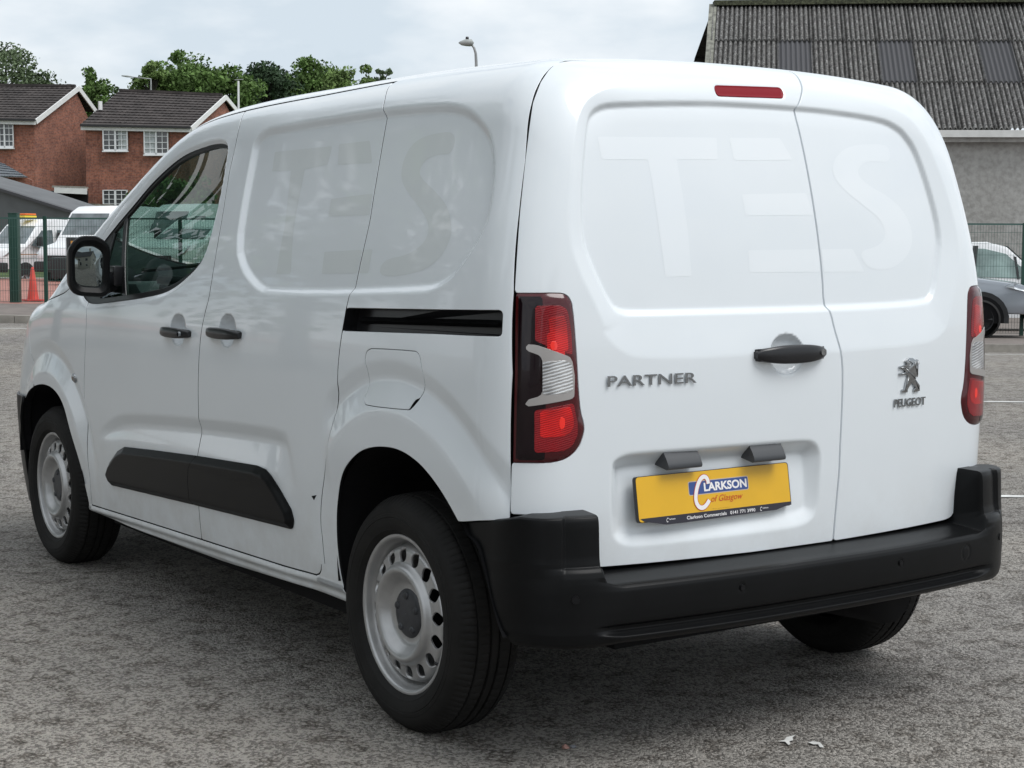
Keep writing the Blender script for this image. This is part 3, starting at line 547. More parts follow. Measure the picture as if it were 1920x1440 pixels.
def front_y(x, z):
    return 4.42 - .30*(np.abs(x)/.85)**3 - .25*np.clip((z-.62)/.5, 0, 1)**2 - .05*np.clip((.45-z)/.3,0,1)**2
def F(x, y, z):
    a = np.abs(x) - half_width(y, z)
    b = rear_y(x, z) - y
    c = z - top_z(x, y)
    d = y - front_y(x, z)
    v = smax(a, c, .16*np.clip(1-(y-1.5)/2.0, .45, 1))
    v = smax(v, b, .15)
    v = smax(v, d, .26)
    return v
def march(ox, oy, oz, dx, dy, dz, L):
    lo = np.zeros_like(ox); hi = np.full_like(ox, L)
    bad = F(ox, oy, oz) > 0
    for _ in range(22):
        m = .5*(lo+hi)
        o = F(ox+dx*m, oy+dy*m, oz+dz*m) > 0
        hi = np.where(o, m, hi); lo = np.where(o, lo, m)
    t = .5*(lo+hi)
    return np.stack([ox+dx*t, oy+dy*t, oz+dz*t], -1), bad
# ---------- 2D outlines
def fillet(pts, r):
    """closed polygon with rounded corners; r a number or a list"""
    P = np.array(pts, float); n = len(P); out = []
    for i in range(n):
        a, b, c = P[i-1], P[i], P[(i+1) % n]
        rr = r[i] if hasattr(r, '__len__') else r
        u, v = a-b, c-b; lu, lv = np.hypot(*u), np.hypot(*v); u = u/lu; v = v/lv
        cs = np.clip(u@v, -1, 1); th = np.arccos(cs)
        if rr < 1e-5 or th > 3.05: out.append(b); continue
        tl = min(rr/np.tan(th/2), .48*lu, .48*lv)
        p0, p1 = b+u*tl, b+v*tl
        for t in np.linspace(0, 1, 6):
            out.append((1-t)**2*p0 + 2*t*(1-t)*b + t*t*p1)
    return np.array(out)
def smooth_closed(pts, it=2):
    P = np.array(pts, float)
    for _ in range(it):
        Q = np.roll(P, -1, 0); P = np.stack([.75*P+.25*Q, .25*P+.75*Q], 1).reshape(-1, 2)
    return P
def smooth_open(pts, it=2):
    P = np.array(pts, float)
    for _ in range(it):
        Q = np.stack([.75*P[:-1]+.25*P[1:], .25*P[:-1]+.75*P[1:]], 1).reshape(-1, 2)
        P = np.vstack([P[:1], Q, P[-1:]])
    return P
def seg_dist(u, v, P, closed=True):
    u = np.asarray(u, float); v = np.asarray(v, float)
    d2 = np.full(u.shape, 1e9); ins = np.zeros(u.shape, bool)
    n = len(P)
    for i in range(n if closed else n-1):
        a = P[i]; b = P[(i+1) % n]
        ex, ey = b-a; wx, wy = u-a[0], v-a[1]
        t = np.clip((wx*ex+wy*ey)/(ex*ex+ey*ey+1e-18), 0, 1)
        d2 = np.minimum(d2, (wx-ex*t)**2+(wy-ey*t)**2)
        if closed:
            c = ((a[1] > v) != (b[1] > v)) & (u < (b[0]-a[0])*(v-a[1])/(b[1]-a[1]+1e-18)+a[0])
            ins ^= c
    d = np.sqrt(d2)
    return np.where(ins, -d, d) if closed else d
def sdf(u, v, P, pad=.12):
    """signed distance, negative inside; exact only within pad of the outline's box"""
    u = np.asarray(u, float); v = np.asarray(v, float)
    lo = P.min(0)-pad; hi = P.max(0)+pad
    m = (u > lo[0]) & (u < hi[0]) & (v > lo[1]) & (v < hi[1])
    out = np.full(u.shape, pad, float)
    out[m] = seg_dist(u[m], v[m], P)
    return out
def ramp(t, r=.18):
    """linear 0..1 with slightly rounded ends"""
    t = np.clip(t, -r, 1+r)
    lo = np.where(t < r, (t+r)**2/(4*r), t)
    return np.where(t > 1-r, 1-(1+r-t)**2/(4*r), lo)
def sstep(t):
    t = np.clip(t, 0, 1); return t*t*(3-2*t)
# outlines of the van panels: SIDE in (y, z), REAR in (x, z)
SIDE = {
 'gap_fender': [(3.0302, 1.1009), (2.9887, 1.0519), (2.9987, 0.9401), (3.0155, 0.8374), (3.0277, 0.7751), (3.0304, 0.666), (3.0261, 0.5571), (3.0307, 0.4653), (3.0373, 0.3914), (3.0562, 0.3047)],
 'gap_mid': [(1.9943, 1.7598), (1.9428, 1.697), (1.9426, 1.6058), (1.9396, 1.5358), (1.896, 1.3752), (1.8841, 1.1601), (1.9162, 1.0848), (1.9398, 1.0055), (1.9562, 0.8558), (1.9594, 0.7498), (1.9731, 0.6207), (1.9947, 0.5323), (2.0049, 0.4226), (2.0115, 0.3175)],
 'gap_rear': [(0.9251, 1.2269), (0.9204, 1.2019), (0.9633, 1.1788), (0.9727, 1.1447), (0.9852, 1.0763), (1.0014, 0.9868), (1.0029, 0.9078), (1.0137, 0.8828), (1.0501, 0.7723), (1.0831, 0.6783), (1.1173, 0.5841), (1.1305, 0.5151), (1.1256, 0.4718), (1.1302, 0.4048), (1.1456, 0.3735), (1.174, 0.3526)],
 'gap_rear_up': [(1.1195, 1.7807), (1.0886, 1.7752), (1.0648, 1.768), (1.0192, 1.727), (1.002, 1.6915), (0.9845, 1.6753), (0.9778, 1.5742), (0.9593, 1.4401), (0.9471, 1.3735)],
 'sill_top': [(3.07, 0.3006), (2.4457, 0.3171), (1.8754, 0.3301), (1.3904, 0.3412), (1.1744, 0.3509)],
 'sill_bot': [(3.0727, 0.2705), (2.7229, 0.2657), (1.8982, 0.2668), (1.2309, 0.2937), (1.0671, 0.2923), (1.0045, 0.29)],
 'seam': [(2.9547, 1.3605), (2.9004, 1.4405), (2.7185, 1.5833), (2.5635, 1.6802), (2.4478, 1.7167), (2.2531, 1.7393), (2.0655, 1.7477), (1.9082, 1.7557), (1.492, 1.7678), (1.1456, 1.7816), (1.1027, 1.7797)],
 'arch_rear': [(1.008, 0.3148), (1.0264, 0.3441), (1.0355, 0.3881), (1.0388, 0.4589), (1.0353, 0.5175), (1.0251, 0.583), (0.9969, 0.6503), (0.9573, 0.6992), (0.8851, 0.7448), (0.8223, 0.7688), (0.7378, 0.7833), (0.6462, 0.7847), (0.5602, 0.7632), (0.4992, 0.7298), (0.4506, 0.6899), (0.4134, 0.6493), (0.388, 0.6188), (0.3734, 0.5926)],
 'arc_rear': [(1.0569, 0.914), (1.0281, 0.9334), (0.993, 0.9565), (0.9243, 0.9884), (0.8368, 1.004), (0.7196, 1.013), (0.5912, 1.0163), (0.5043, 1.0061), (0.4208, 0.9809), (0.3407, 0.926), (0.3027, 0.8869)],
 'arc_rear2': [(0.9442, 0.8307), (0.861, 0.8502), (0.7414, 0.8635), (0.6167, 0.8677), (0.5291, 0.8504), (0.4733, 0.8311)],
 'arch_front': [(3.813, 0.6237), (3.782, 0.6627), (3.7078, 0.7016), (3.6015, 0.7307), (3.4903, 0.7418), (3.3862, 0.7367), (3.2993, 0.7125), (3.2378, 0.6713), (3.1939, 0.6015), (3.1537, 0.5319), (3.1202, 0.4558), (3.0989, 0.3661), (3.0828, 0.3034)],
 'arc_front': [(3.7815, 0.8916), (3.7139, 0.9121), (3.5996, 0.9293), (3.4442, 0.9401), (3.3354, 0.9351), (3.2331, 0.9118), (3.153, 0.8852), (3.1012, 0.8419), (3.083, 0.7916)],
 'arc_front2': [(3.6811, 0.7807), (3.58, 0.8043), (3.4841, 0.8136), (3.3583, 0.8087), (3.2748, 0.7881), (3.2284, 0.7599)],
 'pan': [(0.992, 1.6777), (1.7019, 1.6633), (1.745, 1.6528), (1.7724, 1.6371), (1.7769, 1.616), (1.7604, 1.4761), (1.7279, 1.3105), (1.6617, 1.2486), (1.5808, 1.2089), (1.5191, 1.1899), (1.4814, 1.1861), (1.1398, 1.1919), (0.9212, 1.2007), (0.5961, 1.216), (0.5401, 1.2228), (0.4956, 1.2387), (0.4587, 1.2596), (0.4075, 1.3175), (0.3742, 1.3705), (0.3746, 1.4367), (0.3918, 1.5035), (0.4146, 1.5511), (0.4317, 1.5753), (0.4497, 1.5929), (0.5024, 1.6262), (0.5612, 1.6518), (0.6441, 1.6673), (0.7457, 1.6729)],
 'window': [(2.0045, 1.6207), (2.0195, 1.6391), (2.0527, 1.6495), (2.1158, 1.6543), (2.2004, 1.6511), (2.3768, 1.6351), (2.4912, 1.6096), (2.598, 1.5713), (2.6996, 1.5257), (2.789, 1.4667), (2.8822, 1.4102), (2.9483, 1.3665), (3.0223, 1.3139), (3.0978, 1.2419), (3.1426, 1.159), (3.1078, 1.1169), (3.0428, 1.0904), (2.9609, 1.0811), (2.7457, 1.0984), (2.5417, 1.1147), (2.3038, 1.1407), (2.1955, 1.1674), (2.0966, 1.2073), (2.0245, 1.2474), (1.9947, 1.2776), (1.9802, 1.3092), (1.9683, 1.3878), (1.9784, 1.5071), (1.9978, 1.5869)],
 'clad': [(2.7984, 0.4136), (2.8355, 0.4536), (2.7915, 0.4973), (2.6995, 0.5516), (2.627, 0.5753), (2.3493, 0.5938), (1.9824, 0.6152), (1.7322, 0.6269), (1.5192, 0.6364), (1.457, 0.6322), (1.4223, 0.6167), (1.3089, 0.5293), (1.296, 0.4988), (1.3079, 0.4695), (1.6795, 0.4567), (2.0299, 0.4445)],
 'clad_split': [(1.9814, 0.6233), (1.9786, 0.6111), (2.0189, 0.5707), (2.0302, 0.5278), (2.0317, 0.437)],
 'scallop': [(2.9576, 0.5528), (2.9325, 0.5793), (2.8992, 0.6004), (2.8107, 0.6502), (2.6955, 0.6898), (2.5419, 0.7105), (2.2558, 0.7307), (1.967, 0.7481), (1.5337, 0.7661), (1.3721, 0.7674), (1.2936, 0.7632)],
 'track': [(0.9689, 1.1431), (0.5072, 1.1558), (0.2625, 1.1632), (0.2554, 1.161), (0.2503, 1.1523), (0.2472, 1.1051), (0.2503, 1.0976), (0.2578, 1.0958), (0.5129, 1.0903), (0.9865, 1.0753)],
 'fuel': [(0.8132, 1.0401), (0.8327, 1.0357), (0.8466, 1.0266), (0.8506, 1.0098), (0.8517, 0.9964), (0.8435, 0.9836), (0.8416, 0.9205), (0.8502, 0.8998), (0.8435, 0.8869), (0.8268, 0.8807), (0.6106, 0.8875), (0.5957, 0.8904), (0.5637, 0.9248), (0.5488, 0.9686), (0.5516, 0.9905), (0.5586, 1.0089), (0.5661, 1.0304), (0.5788, 1.0423), (0.5968, 1.046)],
 'fuel_notch': [(0.6076, 0.8884), (0.6016, 0.901), (0.5899, 0.9179), (0.5782, 0.923), (0.5648, 0.9232), (0.578, 0.8999), (0.5927, 0.8913)],
 'bowl_f': [(2.1279, 1.0763), (2.0602, 1.0471), (2.0609, 1.0081), (2.1168, 0.9766), (2.1758, 0.9842), (2.1849, 1.0415)],
 'bowl_r': [(1.7373, 1.0919), (1.6745, 1.0694), (1.6763, 1.0159), (1.7298, 0.9929), (1.791, 1.0099), (1.7929, 1.0642)],
 'handle_f': [(2.2522, 1.0239), (2.0035, 1.0462), (2.0013, 1.0252), (2.0473, 1.0017), (2.2269, 0.996)],
 'handle_r': [(1.8768, 1.0485), (1.619, 1.0587), (1.6166, 1.0389), (1.6571, 1.0186), (1.861, 1.0148)],
 'crease': [(0.2966, 1.0912), (0.2985, 1.0194), (0.3072, 0.8475)],
 'chip': [(1.1761, 0.5872), (1.1427, 0.5917), (1.1607, 0.5767)],
 'repeater': [(3.1342, 0.8045), (3.1369, 0.7793), (3.1736, 0.7891), (3.098, 0.7946)],
 'quarter_bot': [(0.3768, 0.6276), (0.3073, 0.6399), (0.2336, 0.6505)],
 'bump_gap': [(3.7027, 0.8126), (3.6798, 0.7753), (3.6347, 0.7449)],
 'hood_gap': [(3.6891, 1.0296), (3.6111, 1.0598), (3.3957, 1.097), (3.231, 1.1256)],
 'ghost_T': [(1.6533, 1.6065), (1.2755, 1.6082), (1.2786, 1.5534), (1.4185, 1.5443), (1.4078, 1.4319), (1.4014, 1.3759), (1.3634, 1.2302), (1.4586, 1.2284), (1.4635, 1.3763), (1.5107, 1.5433), (1.6406, 1.5455)],
 'ghost_E1': [(1.2363, 1.6122), (1.0554, 1.6133), (1.0115, 1.5494), (1.2159, 1.5511)],
 'ghost_E2': [(1.2071, 1.4521), (0.97, 1.4625), (0.9531, 1.403), (1.1976, 1.3999)],
 'ghost_E3': [(1.1763, 1.2981), (0.9008, 1.3076), (0.9009, 1.242), (1.1689, 1.234)],
 'ghost_S': [(0.6028, 1.6177), (0.5977, 1.5567), (0.6627, 1.5594), (0.7248, 1.5495), (0.7485, 1.5183), (0.7214, 1.4961), (0.6322, 1.4587), (0.5663, 1.4229), (0.5324, 1.3849), (0.5156, 1.3441), (0.5404, 1.2895), (0.6283, 1.2471), (0.8439, 1.2286), (0.8376, 1.2792), (0.6973, 1.2949), (0.6308, 1.3302), (0.629, 1.3718), (0.6751, 1.4071), (0.7453, 1.4434), (0.8219, 1.4882), (0.8442, 1.5287), (0.8332, 1.5754), (0.7956, 1.6027), (0.7191, 1.6167)],
}
REAR = {
 'gap_left': [(-0.639, 0.3553, 1.7756), (-0.6692, 0.3414, 1.7563), (-0.7028, 0.3277, 1.7242), (-0.7374, 0.3121, 1.6699), (-0.7806, 0.2827, 1.5265), (-0.8112, 0.2598, 1.3984), (-0.8446, 0.2321, 1.2027), (-0.8564, 0.2174, 1.0098), (-0.859, 0.2196, 0.7911), (-0.8588, 0.2227, 0.7226), (-0.8582, 0.2253, 0.667)],
 'bottom': [(-0.8582, 0.667), (-0.7664, 0.6641), (-0.7164, 0.6569), (-0.6999, 0.6451), (-0.6918, 0.6244), (-0.6871, 0.5638), (-0.6789, 0.5403), (-0.6573, 0.5223), (-0.3541, 0.5172), (0.1441, 0.5081), (0.7009, 0.5346)],
 'seam': [(0.1932, 1.8227), (0.1454, 1.7816), (0.1253, 1.7568), (0.0891, 1.7064), (0.0714, 1.6874), (0.0833, 1.5852), (0.0981, 1.41), (0.1105, 1.2349), (0.1109, 1.1647), (0.126, 1.1363), (0.1331, 1.0939), (0.1464, 1.0498), (0.1569, 1.0023), (0.1587, 0.9233), (0.1574, 0.8442), (0.1559, 0.7448), (0.1574, 0.7142), (0.1509, 0.6185), (0.1449, 0.5201)],
 'pan': [(-0.5437, 1.6645), (-0.5789, 1.6564), (-0.6038, 1.6424), (-0.6196, 1.619), (-0.6457, 1.5278), (-0.6648, 1.4314), (-0.6706, 1.3296), (-0.6394, 1.2532), (-0.5986, 1.1761), (-0.5766, 1.161), (-0.5386, 1.1572), (-0.2785, 1.158), (0.1067, 1.1578), (0.5182, 1.1644), (0.5626, 1.1821), (0.5956, 1.2826), (0.6102, 1.3501), (0.5888, 1.4547), (0.543, 1.5882), (0.5052, 1.6315), (0.4806, 1.649), (0.4233, 1.6687), (0.2718, 1.6795), (0.0796, 1.6857), (-0.2104, 1.6836), (-0.3831, 1.6752)],
 'dish': [(-0.5038, 1.7271), (-0.5891, 1.7026), (-0.6399, 1.6608), (-0.6725, 1.5914), (-0.7052, 1.4563), (-0.7215, 1.3357), (-0.7007, 1.2598), (-0.6712, 1.2025), (-0.6302, 1.1189), (-0.6444, 1.114), (-0.6093, 1.0751), (-0.569, 1.0515), (-0.5361, 1.0418), (-0.3699, 1.0366), (-0.2303, 1.0393), (0.0799, 1.0372), (0.1577, 1.0368), (0.4676, 1.0448), (0.5557, 1.054), (0.6052, 1.0835), (0.6122, 1.0912), (0.6372, 1.1418), (0.6648, 1.2098), (0.6931, 1.3128), (0.6648, 1.4411), (0.6311, 1.5311), (0.5988, 1.6055), (0.5416, 1.6862), (0.4539, 1.7196), (0.308, 1.7376), (0.1156, 1.7486), (-0.1752, 1.7493), (-0.3503, 1.744)],
 'plate_rec': [(-0.6133, 0.7756), (-0.6017, 0.7889), (-0.5738, 0.7994), (-0.5413, 0.8028), (-0.2712, 0.8034), (0.0227, 0.8017), (0.0596, 0.7917), (0.0764, 0.7717), (0.0831, 0.7465), (0.0799, 0.621), (0.066, 0.5878), (0.0253, 0.5688), (-0.0667, 0.5663), (-0.5248, 0.565), (-0.5663, 0.5703), (-0.5952, 0.5851), (-0.6081, 0.6108)],
 'plate': [(-0.5536, 0.7387), (-0.0255, 0.7401), (-0.0066, 0.6305), (-0.5395, 0.6265)],
 'plate_strip': [(-0.5375, 0.6299), (-0.0067, 0.6317), (-0.0063, 0.6248), (-0.0345, 0.6254), (-0.0645, 0.6187), (-0.1194, 0.6191), (-0.4678, 0.6153), (-0.489, 0.6171), (-0.5061, 0.6238), (-0.5312, 0.6259)],
 'pod1': [(-0.4682, 0.802), (-0.3528, 0.8002), (-0.3514, 0.7625), (-0.3602, 0.7577), (-0.439, 0.7611), (-0.4692, 0.7684)],
 'pod2': [(-0.1866, 0.8023), (-0.0639, 0.8017), (-0.0621, 0.7625), (-0.072, 0.7595), (-0.1461, 0.761), (-0.1876, 0.7713)],
 'stop': [(-0.1972, 1.7371), (0.0468, 1.7466), (0.0279, 1.7161), (-0.2119, 1.7114)],
 'bowl': [(-0.0511, 1.0854), (0.0051, 1.0597), (0.0111, 1.0097), (-0.051, 0.9824), (-0.1067, 1.0072), (-0.1105, 1.0591)],
 'handle': [(-0.1711, 1.0411), (-0.1561, 1.0481), (-0.1105, 1.0542), (0.0044, 1.0524), (0.0258, 1.0583), (0.0745, 1.0521), (0.0827, 1.0421), (0.0745, 1.023), (0.0474, 1.0143), (0.0099, 1.0137), (-0.1105, 1.0133), (-0.1511, 1.0216), (-0.1687, 1.0297)],
 'lamp': [(-0.8445, 1.2032), (-0.7556, 1.2044), (-0.738, 1.2009), (-0.7274, 1.1906), (-0.7212, 1.1735), (-0.7152, 1.088), (-0.7084, 0.9676), (-0.7022, 0.9121), (-0.6921, 0.8839), (-0.6917, 0.8596), (-0.7065, 0.8221), (-0.7369, 0.7993), (-0.7734, 0.7914), (-0.8591, 0.7925)],
 'red_up': [(-0.8103, 1.1723), (-0.7571, 1.1732), (-0.7414, 1.1652), (-0.7358, 1.1481), (-0.7302, 1.1054), (-0.728, 1.0523), (-0.7875, 1.075), (-0.8148, 1.0893)],
 'red_in': [(-0.7852, 1.1435), (-0.7475, 1.15), (-0.7427, 1.1295), (-0.7394, 1.0612), (-0.7809, 1.0756)],
 'clear': [(-0.8348, 1.0824), (-0.8136, 1.0809), (-0.7349, 1.0508), (-0.7267, 1.0369), (-0.7207, 1.0024), (-0.7222, 0.9508), (-0.7314, 0.945), (-0.8342, 0.9285), (-0.8395, 0.9343), (-0.8314, 0.9491), (-0.808, 0.9573), (-0.803, 0.9702), (-0.8035, 1.0418), (-0.8075, 1.052), (-0.8336, 1.0638)],
 'clear_in': [(-0.8011, 1.0384), (-0.7464, 1.0408), (-0.7313, 1.0302), (-0.7277, 0.9683), (-0.7467, 0.9621), (-0.8018, 0.9582)],
 'red_low': [(-0.8185, 0.9207), (-0.7256, 0.9362), (-0.7204, 0.9128), (-0.7138, 0.8849), (-0.7142, 0.8572), (-0.7261, 0.8335), (-0.7487, 0.8208), (-0.8174, 0.8183)],
 'partner': [(-0.6078, 0.9811), (-0.3322, 0.9787), (-0.6077, 0.9679), (-0.6078, 0.9943)],
 'peugeot': [(0.3457, 0.8816), (0.5306, 0.8815)],
 'lion': [(0.4097, 0.998), (0.4256, 1.0068), (0.4451, 1.006), (0.4584, 0.998), (0.4616, 1.002), (0.4695, 0.9996), (0.4738, 0.9892), (0.4687, 0.9812), (0.4619, 0.9856), (0.4636, 0.9732), (0.4706, 0.9606), (0.4683, 0.9504), (0.4615, 0.9548), (0.4552, 0.949), (0.4785, 0.9272), (0.4792, 0.9107), (0.4529, 0.9093), (0.4524, 0.9183), (0.4609, 0.9208), (0.4425, 0.9373), (0.4251, 0.9185), (0.4242, 0.9096), (0.3985, 0.911), (0.3995, 0.9183), (0.4109, 0.9193), (0.4147, 0.9387), (0.4237, 0.9567), (0.4184, 0.961), (0.3885, 0.9591), (0.3864, 0.9645), (0.4137, 0.9673), (0.4039, 0.9759), (0.3879, 0.9787), (0.3859, 0.984), (0.41, 0.987), (0.4195, 0.9895)],
 'ghost_T': [(-0.5963, 1.5886), (-0.2232, 1.5998), (-0.2297, 1.5427), (-0.3641, 1.5385), (-0.3518, 1.3541), (-0.349, 1.2419), (-0.431, 1.2405), (-0.4409, 1.3437), (-0.4538, 1.5358), (-0.5911, 1.5318)],
 'ghost_E1': [(-0.1804, 1.6014), (0.0005, 1.6073), (0.0374, 1.5499), (-0.1731, 1.5418)],
 'ghost_E2': [(-0.1607, 1.4538), (0.0712, 1.462), (0.0922, 1.4029), (-0.1544, 1.3983)],
 'ghost_E3': [(-0.1547, 1.3082), (0.2346, 1.3122), (0.277, 1.2492), (-0.1546, 1.2506)],
 'ghost_S': [(0.433, 1.5544), (0.439, 1.6048), (0.3596, 1.6067), (0.259, 1.5954), (0.1994, 1.561), (0.1807, 1.5176), (0.2147, 1.4758), (0.3025, 1.4273), (0.3636, 1.3921), (0.3804, 1.3487), (0.3434, 1.3195), (0.255, 1.3051), (0.2936, 1.2548), (0.3936, 1.2542), (0.4793, 1.2977), (0.5008, 1.3568), (0.471, 1.4155), (0.4081, 1.4583), (0.3135, 1.4925), (0.2809, 1.5205), (0.3023, 1.5464), (0.3488, 1.5589)],
}
# ---------- marching clip of a regular surface grid: the boundary follows phi = 0 and gets a rounded skirt
def grid_clip(name, P, N, phi, material, parent, skirt=.009, rnd=.0015, smooth_skirt=True, sealed=True, **k):
    nu, nv = phi.shape; phi = phi.copy(); phi[0, :] = np.maximum(phi[0, :], 1e-5); phi[-1, :] = np.maximum(phi[-1, :], 1e-5); phi[:, 0] = np.maximum(phi[:, 0], 1e-5); phi[:, -1] = np.maximum(phi[:, -1], 1e-5)
    phi = np.where(np.abs(phi) < 1e-7, 1e-7, phi)
    ins = phi < 0
    idx = -np.ones(phi.shape, int); idx[ins] = np.arange(ins.sum())
    V = list(P[ins]); NN = list(N[ins]); faces = []
    c = ins[:-1, :-1].astype(int)+ins[1:, :-1]+ins[1:, 1:]+ins[:-1, 1:]
    a, b = np.nonzero(c == 4)
    full = np.stack([idx[a, b], idx[a+1, b], idx[a+1, b+1], idx[a, b+1]], 1)
    cache = {}; segs = []
    def cross(p, q):
        key = (p, q) if p < q else (q, p)
        if key in cache: return cache[key]
        f0, f1 = phi[key[0]], phi[key[1]]; t = f0/(f0-f1)
        V.append(P[key[0]]*(1-t)+P[key[1]]*t); n = N[key[0]]*(1-t)+N[key[1]]*t; NN.append(n/np.linalg.norm(n))
        cache[key] = len(V)-1; return cache[key]
    for i, j in zip(*np.nonzero((c > 0) & (c < 4))):
        cs = [(i, j), (i+1, j), (i+1, j+1), (i, j+1)]; poly = []
        for q in range(4):
            p0, p1 = cs[q], cs[(q+1) % 4]
            if ins[p0]: poly.append((idx[p0], 0))
            if ins[p0] != ins[p1]: poly.append((cross(p0, p1), 1 if ins[p0] else 2))
        if len(poly) >= 3: faces.append([x[0] for x in poly])
        for q in range(len(poly)):
            if poly[q][1] == 1 and poly[(q+1) % len(poly)][1] == 2: segs.append((poly[q][0], poly[(q+1) % len(poly)][0]))
    V = np.array(V); NN = np.array(NN)
    # orientation
    flip = False
    if len(full):
        q = full[len(full)//2]; n = np.cross(V[q[1]]-V[q[0]], V[q[3]]-V[q[0]]); flip = n @ NN[q[0]] < 0
    allf = [tuple(f) for f in full]+[tuple(f) for f in faces]
    if skirt > 0 and segs:
        # outward direction in the surface at each boundary vertex
        acc = {}
        for s0, s1 in segs:
            e = V[s1]-V[s0]; o = np.cross(e, NN[s0]+NN[s1]); 
            for s_ in (s0, s1): acc[s_] = acc.get(s_, 0)+o
        keys = list(acc); bi = np.array(keys); O = np.array([acc[q] for q in keys]); O /= np.linalg.norm(O, axis=1)[:, None]+1e-12
        # sign: away from the inside
        s0, s1 = segs[len(segs)//2]
        fin = None
        for f in faces:
            if s0 in f and s1 in f: fin = V[list(f)].mean(0); break
        if fin is not None:
            o = O[keys.index(s0)]
            if o @ (fin-.5*(V[s0]+V[s1])) > 0: O = -O
        n0 = len(V); m = len(bi); B = V[bi]; NB = NN[bi]
        r1 = B+O*rnd-NB*rnd*.8; r2 = r1+O*0-NB*skirt
        m1 = NB*.35+O; m1 /= np.linalg.norm(m1, axis=1)[:, None]
        V = np.vstack([V, r1, r2]); NN = np.vstack([NN, m1, O])
        loc = {q: i for i, q in enumerate(keys)}
        for s0, s1 in segs:
            a0, a1 = loc[s0], loc[s1]
            allf.append((s1, s0, n0+a0, n0+a1)); allf.append((n0+a1, n0+a0, n0+m+a0, n0+m+a1))
    if flip: allf = [f[::-1] for f in allf]
    gap_shade = material is white and skirt > 0 and sealed
    o = mesh(name, V, allf, [white, matt_black] if gap_shade else material, parent, normals=NN, **k)
    if gap_shade:   # gap walls painted black to stand in for the shade inside panel gaps
        mi = np.zeros(len(allf), int); ns_ = 2*len(segs); mi[len(allf)-ns_+1::2] = 1; o.data.polygons.foreach_set('material_index', mi)
    return o
def grid_normals(P, outward):
    du = np.gradient(P, axis=0); dv = np.gradient(P, axis=1); n = np.cross(du, dv)
    n /= np.linalg.norm(n, axis=2)[..., None]+1e-12
    s = np.sign((n*outward).sum(2)); s[s == 0] = 1
    return n*s[..., None]
def curve_y(pts, z):       # y as a function of z along a near-vertical line
    q = sorted([(b, a) for a, b in pts]); zs = [q[0][0]]; ys = [q[0][1]]
    for b, a in q[1:]:
        if b-zs[-1] > 1e-4: zs.append(b); ys.append(a)
    return np.interp(z, zs, ys)
def curve_z(pts, y):
    q = sorted(pts); return np.interp(y, [a for a, b in q], [b for a, b in q])
def prof(q, tab): return np.interp(q, [a for a, b in tab], [b for a, b in tab])

S, RR = SIDE, REAR
gapr = smooth_open(S['gap_rear_up'][2:]+S['gap_rear'][2:-3], 2)          # sliding door rear edge, top to bottom
gapm = smooth_open(S['gap_mid'], 2); gapf = smooth_open(S['gap_fender'], 2)
SEAM = sorted([(-.5, 1.788), (.5, 1.786), (.9, 1.784), (1.08, 1.7812), (1.49, 1.7705), (1.9, 1.7585), (2.06, 1.751), (2.2525, 1.739), (2.42, 1.714), (2.5655, 1.670), (2.7144, 1.588), (2.8985, 1.4495), (2.96, 1.395), (3.08, 1.285), (3.17, 1.190), (3.25, 1.1258), (3.389, 1.0973), (3.66, 1.0577), (3.72, 1.03), (4.4, .90)])
SEAM = [tuple(map(float, p)) for p in smooth_open(SEAM, 2)]
PAN = smooth_closed(S['pan'], 1); WIN = smooth_closed(S['window'], 2); CLAD = fillet(S['clad'], .02); TRACK = fillet(S['track'], .012)
FUEL = smooth_closed(S['fuel'], 1); SCAL = smooth_closed(list(S['scallop'])+[(1.22, .60), (1.22, .42), (2.97, .42)], 2)
ARCH_R = smooth_closed([(1.0, -.2), (1.0, .2)]+list(S['arch_rear'])[:-1]+[(.372, .592), (.322, .58), (.283, .505), (.238, .405), (.188, .345), (.16, .28), (.14, .2), (.14, -.2)], 2)
ARCH_F = smooth_closed([(3.86, -.2), (3.86, .45), (3.84, .55)]+list(S['arch_front'])+[(3.08, -.2)], 2)
def ellipse_fit(pts):
    a = np.array(pts); return (a[:, 0].min()+a[:, 0].max())/2, (a[:, 1].min()+a[:, 1].max())/2, np.ptp(a[:, 0])/2, np.ptp(a[:, 1])/2
BF, BR, BB = ellipse_fit(S['bowl_f']), ellipse_fit(S['bowl_r']), ellipse_fit(RR['bowl'])
def bowl(u, v, e, depth):
    r = ((u-e[0])/e[2])**2+((v-e[1])/e[3])**2
    return depth*np.sqrt(np.clip(1-r, 0, 1))*np.where(r < 1, 1, 0)
FLARE = [(-.02, 0), (0, 0), (.008, .0008), (.045, .010), (.058, .0105), (.135, -.012), (.150, -.013), (.4, -.009)]
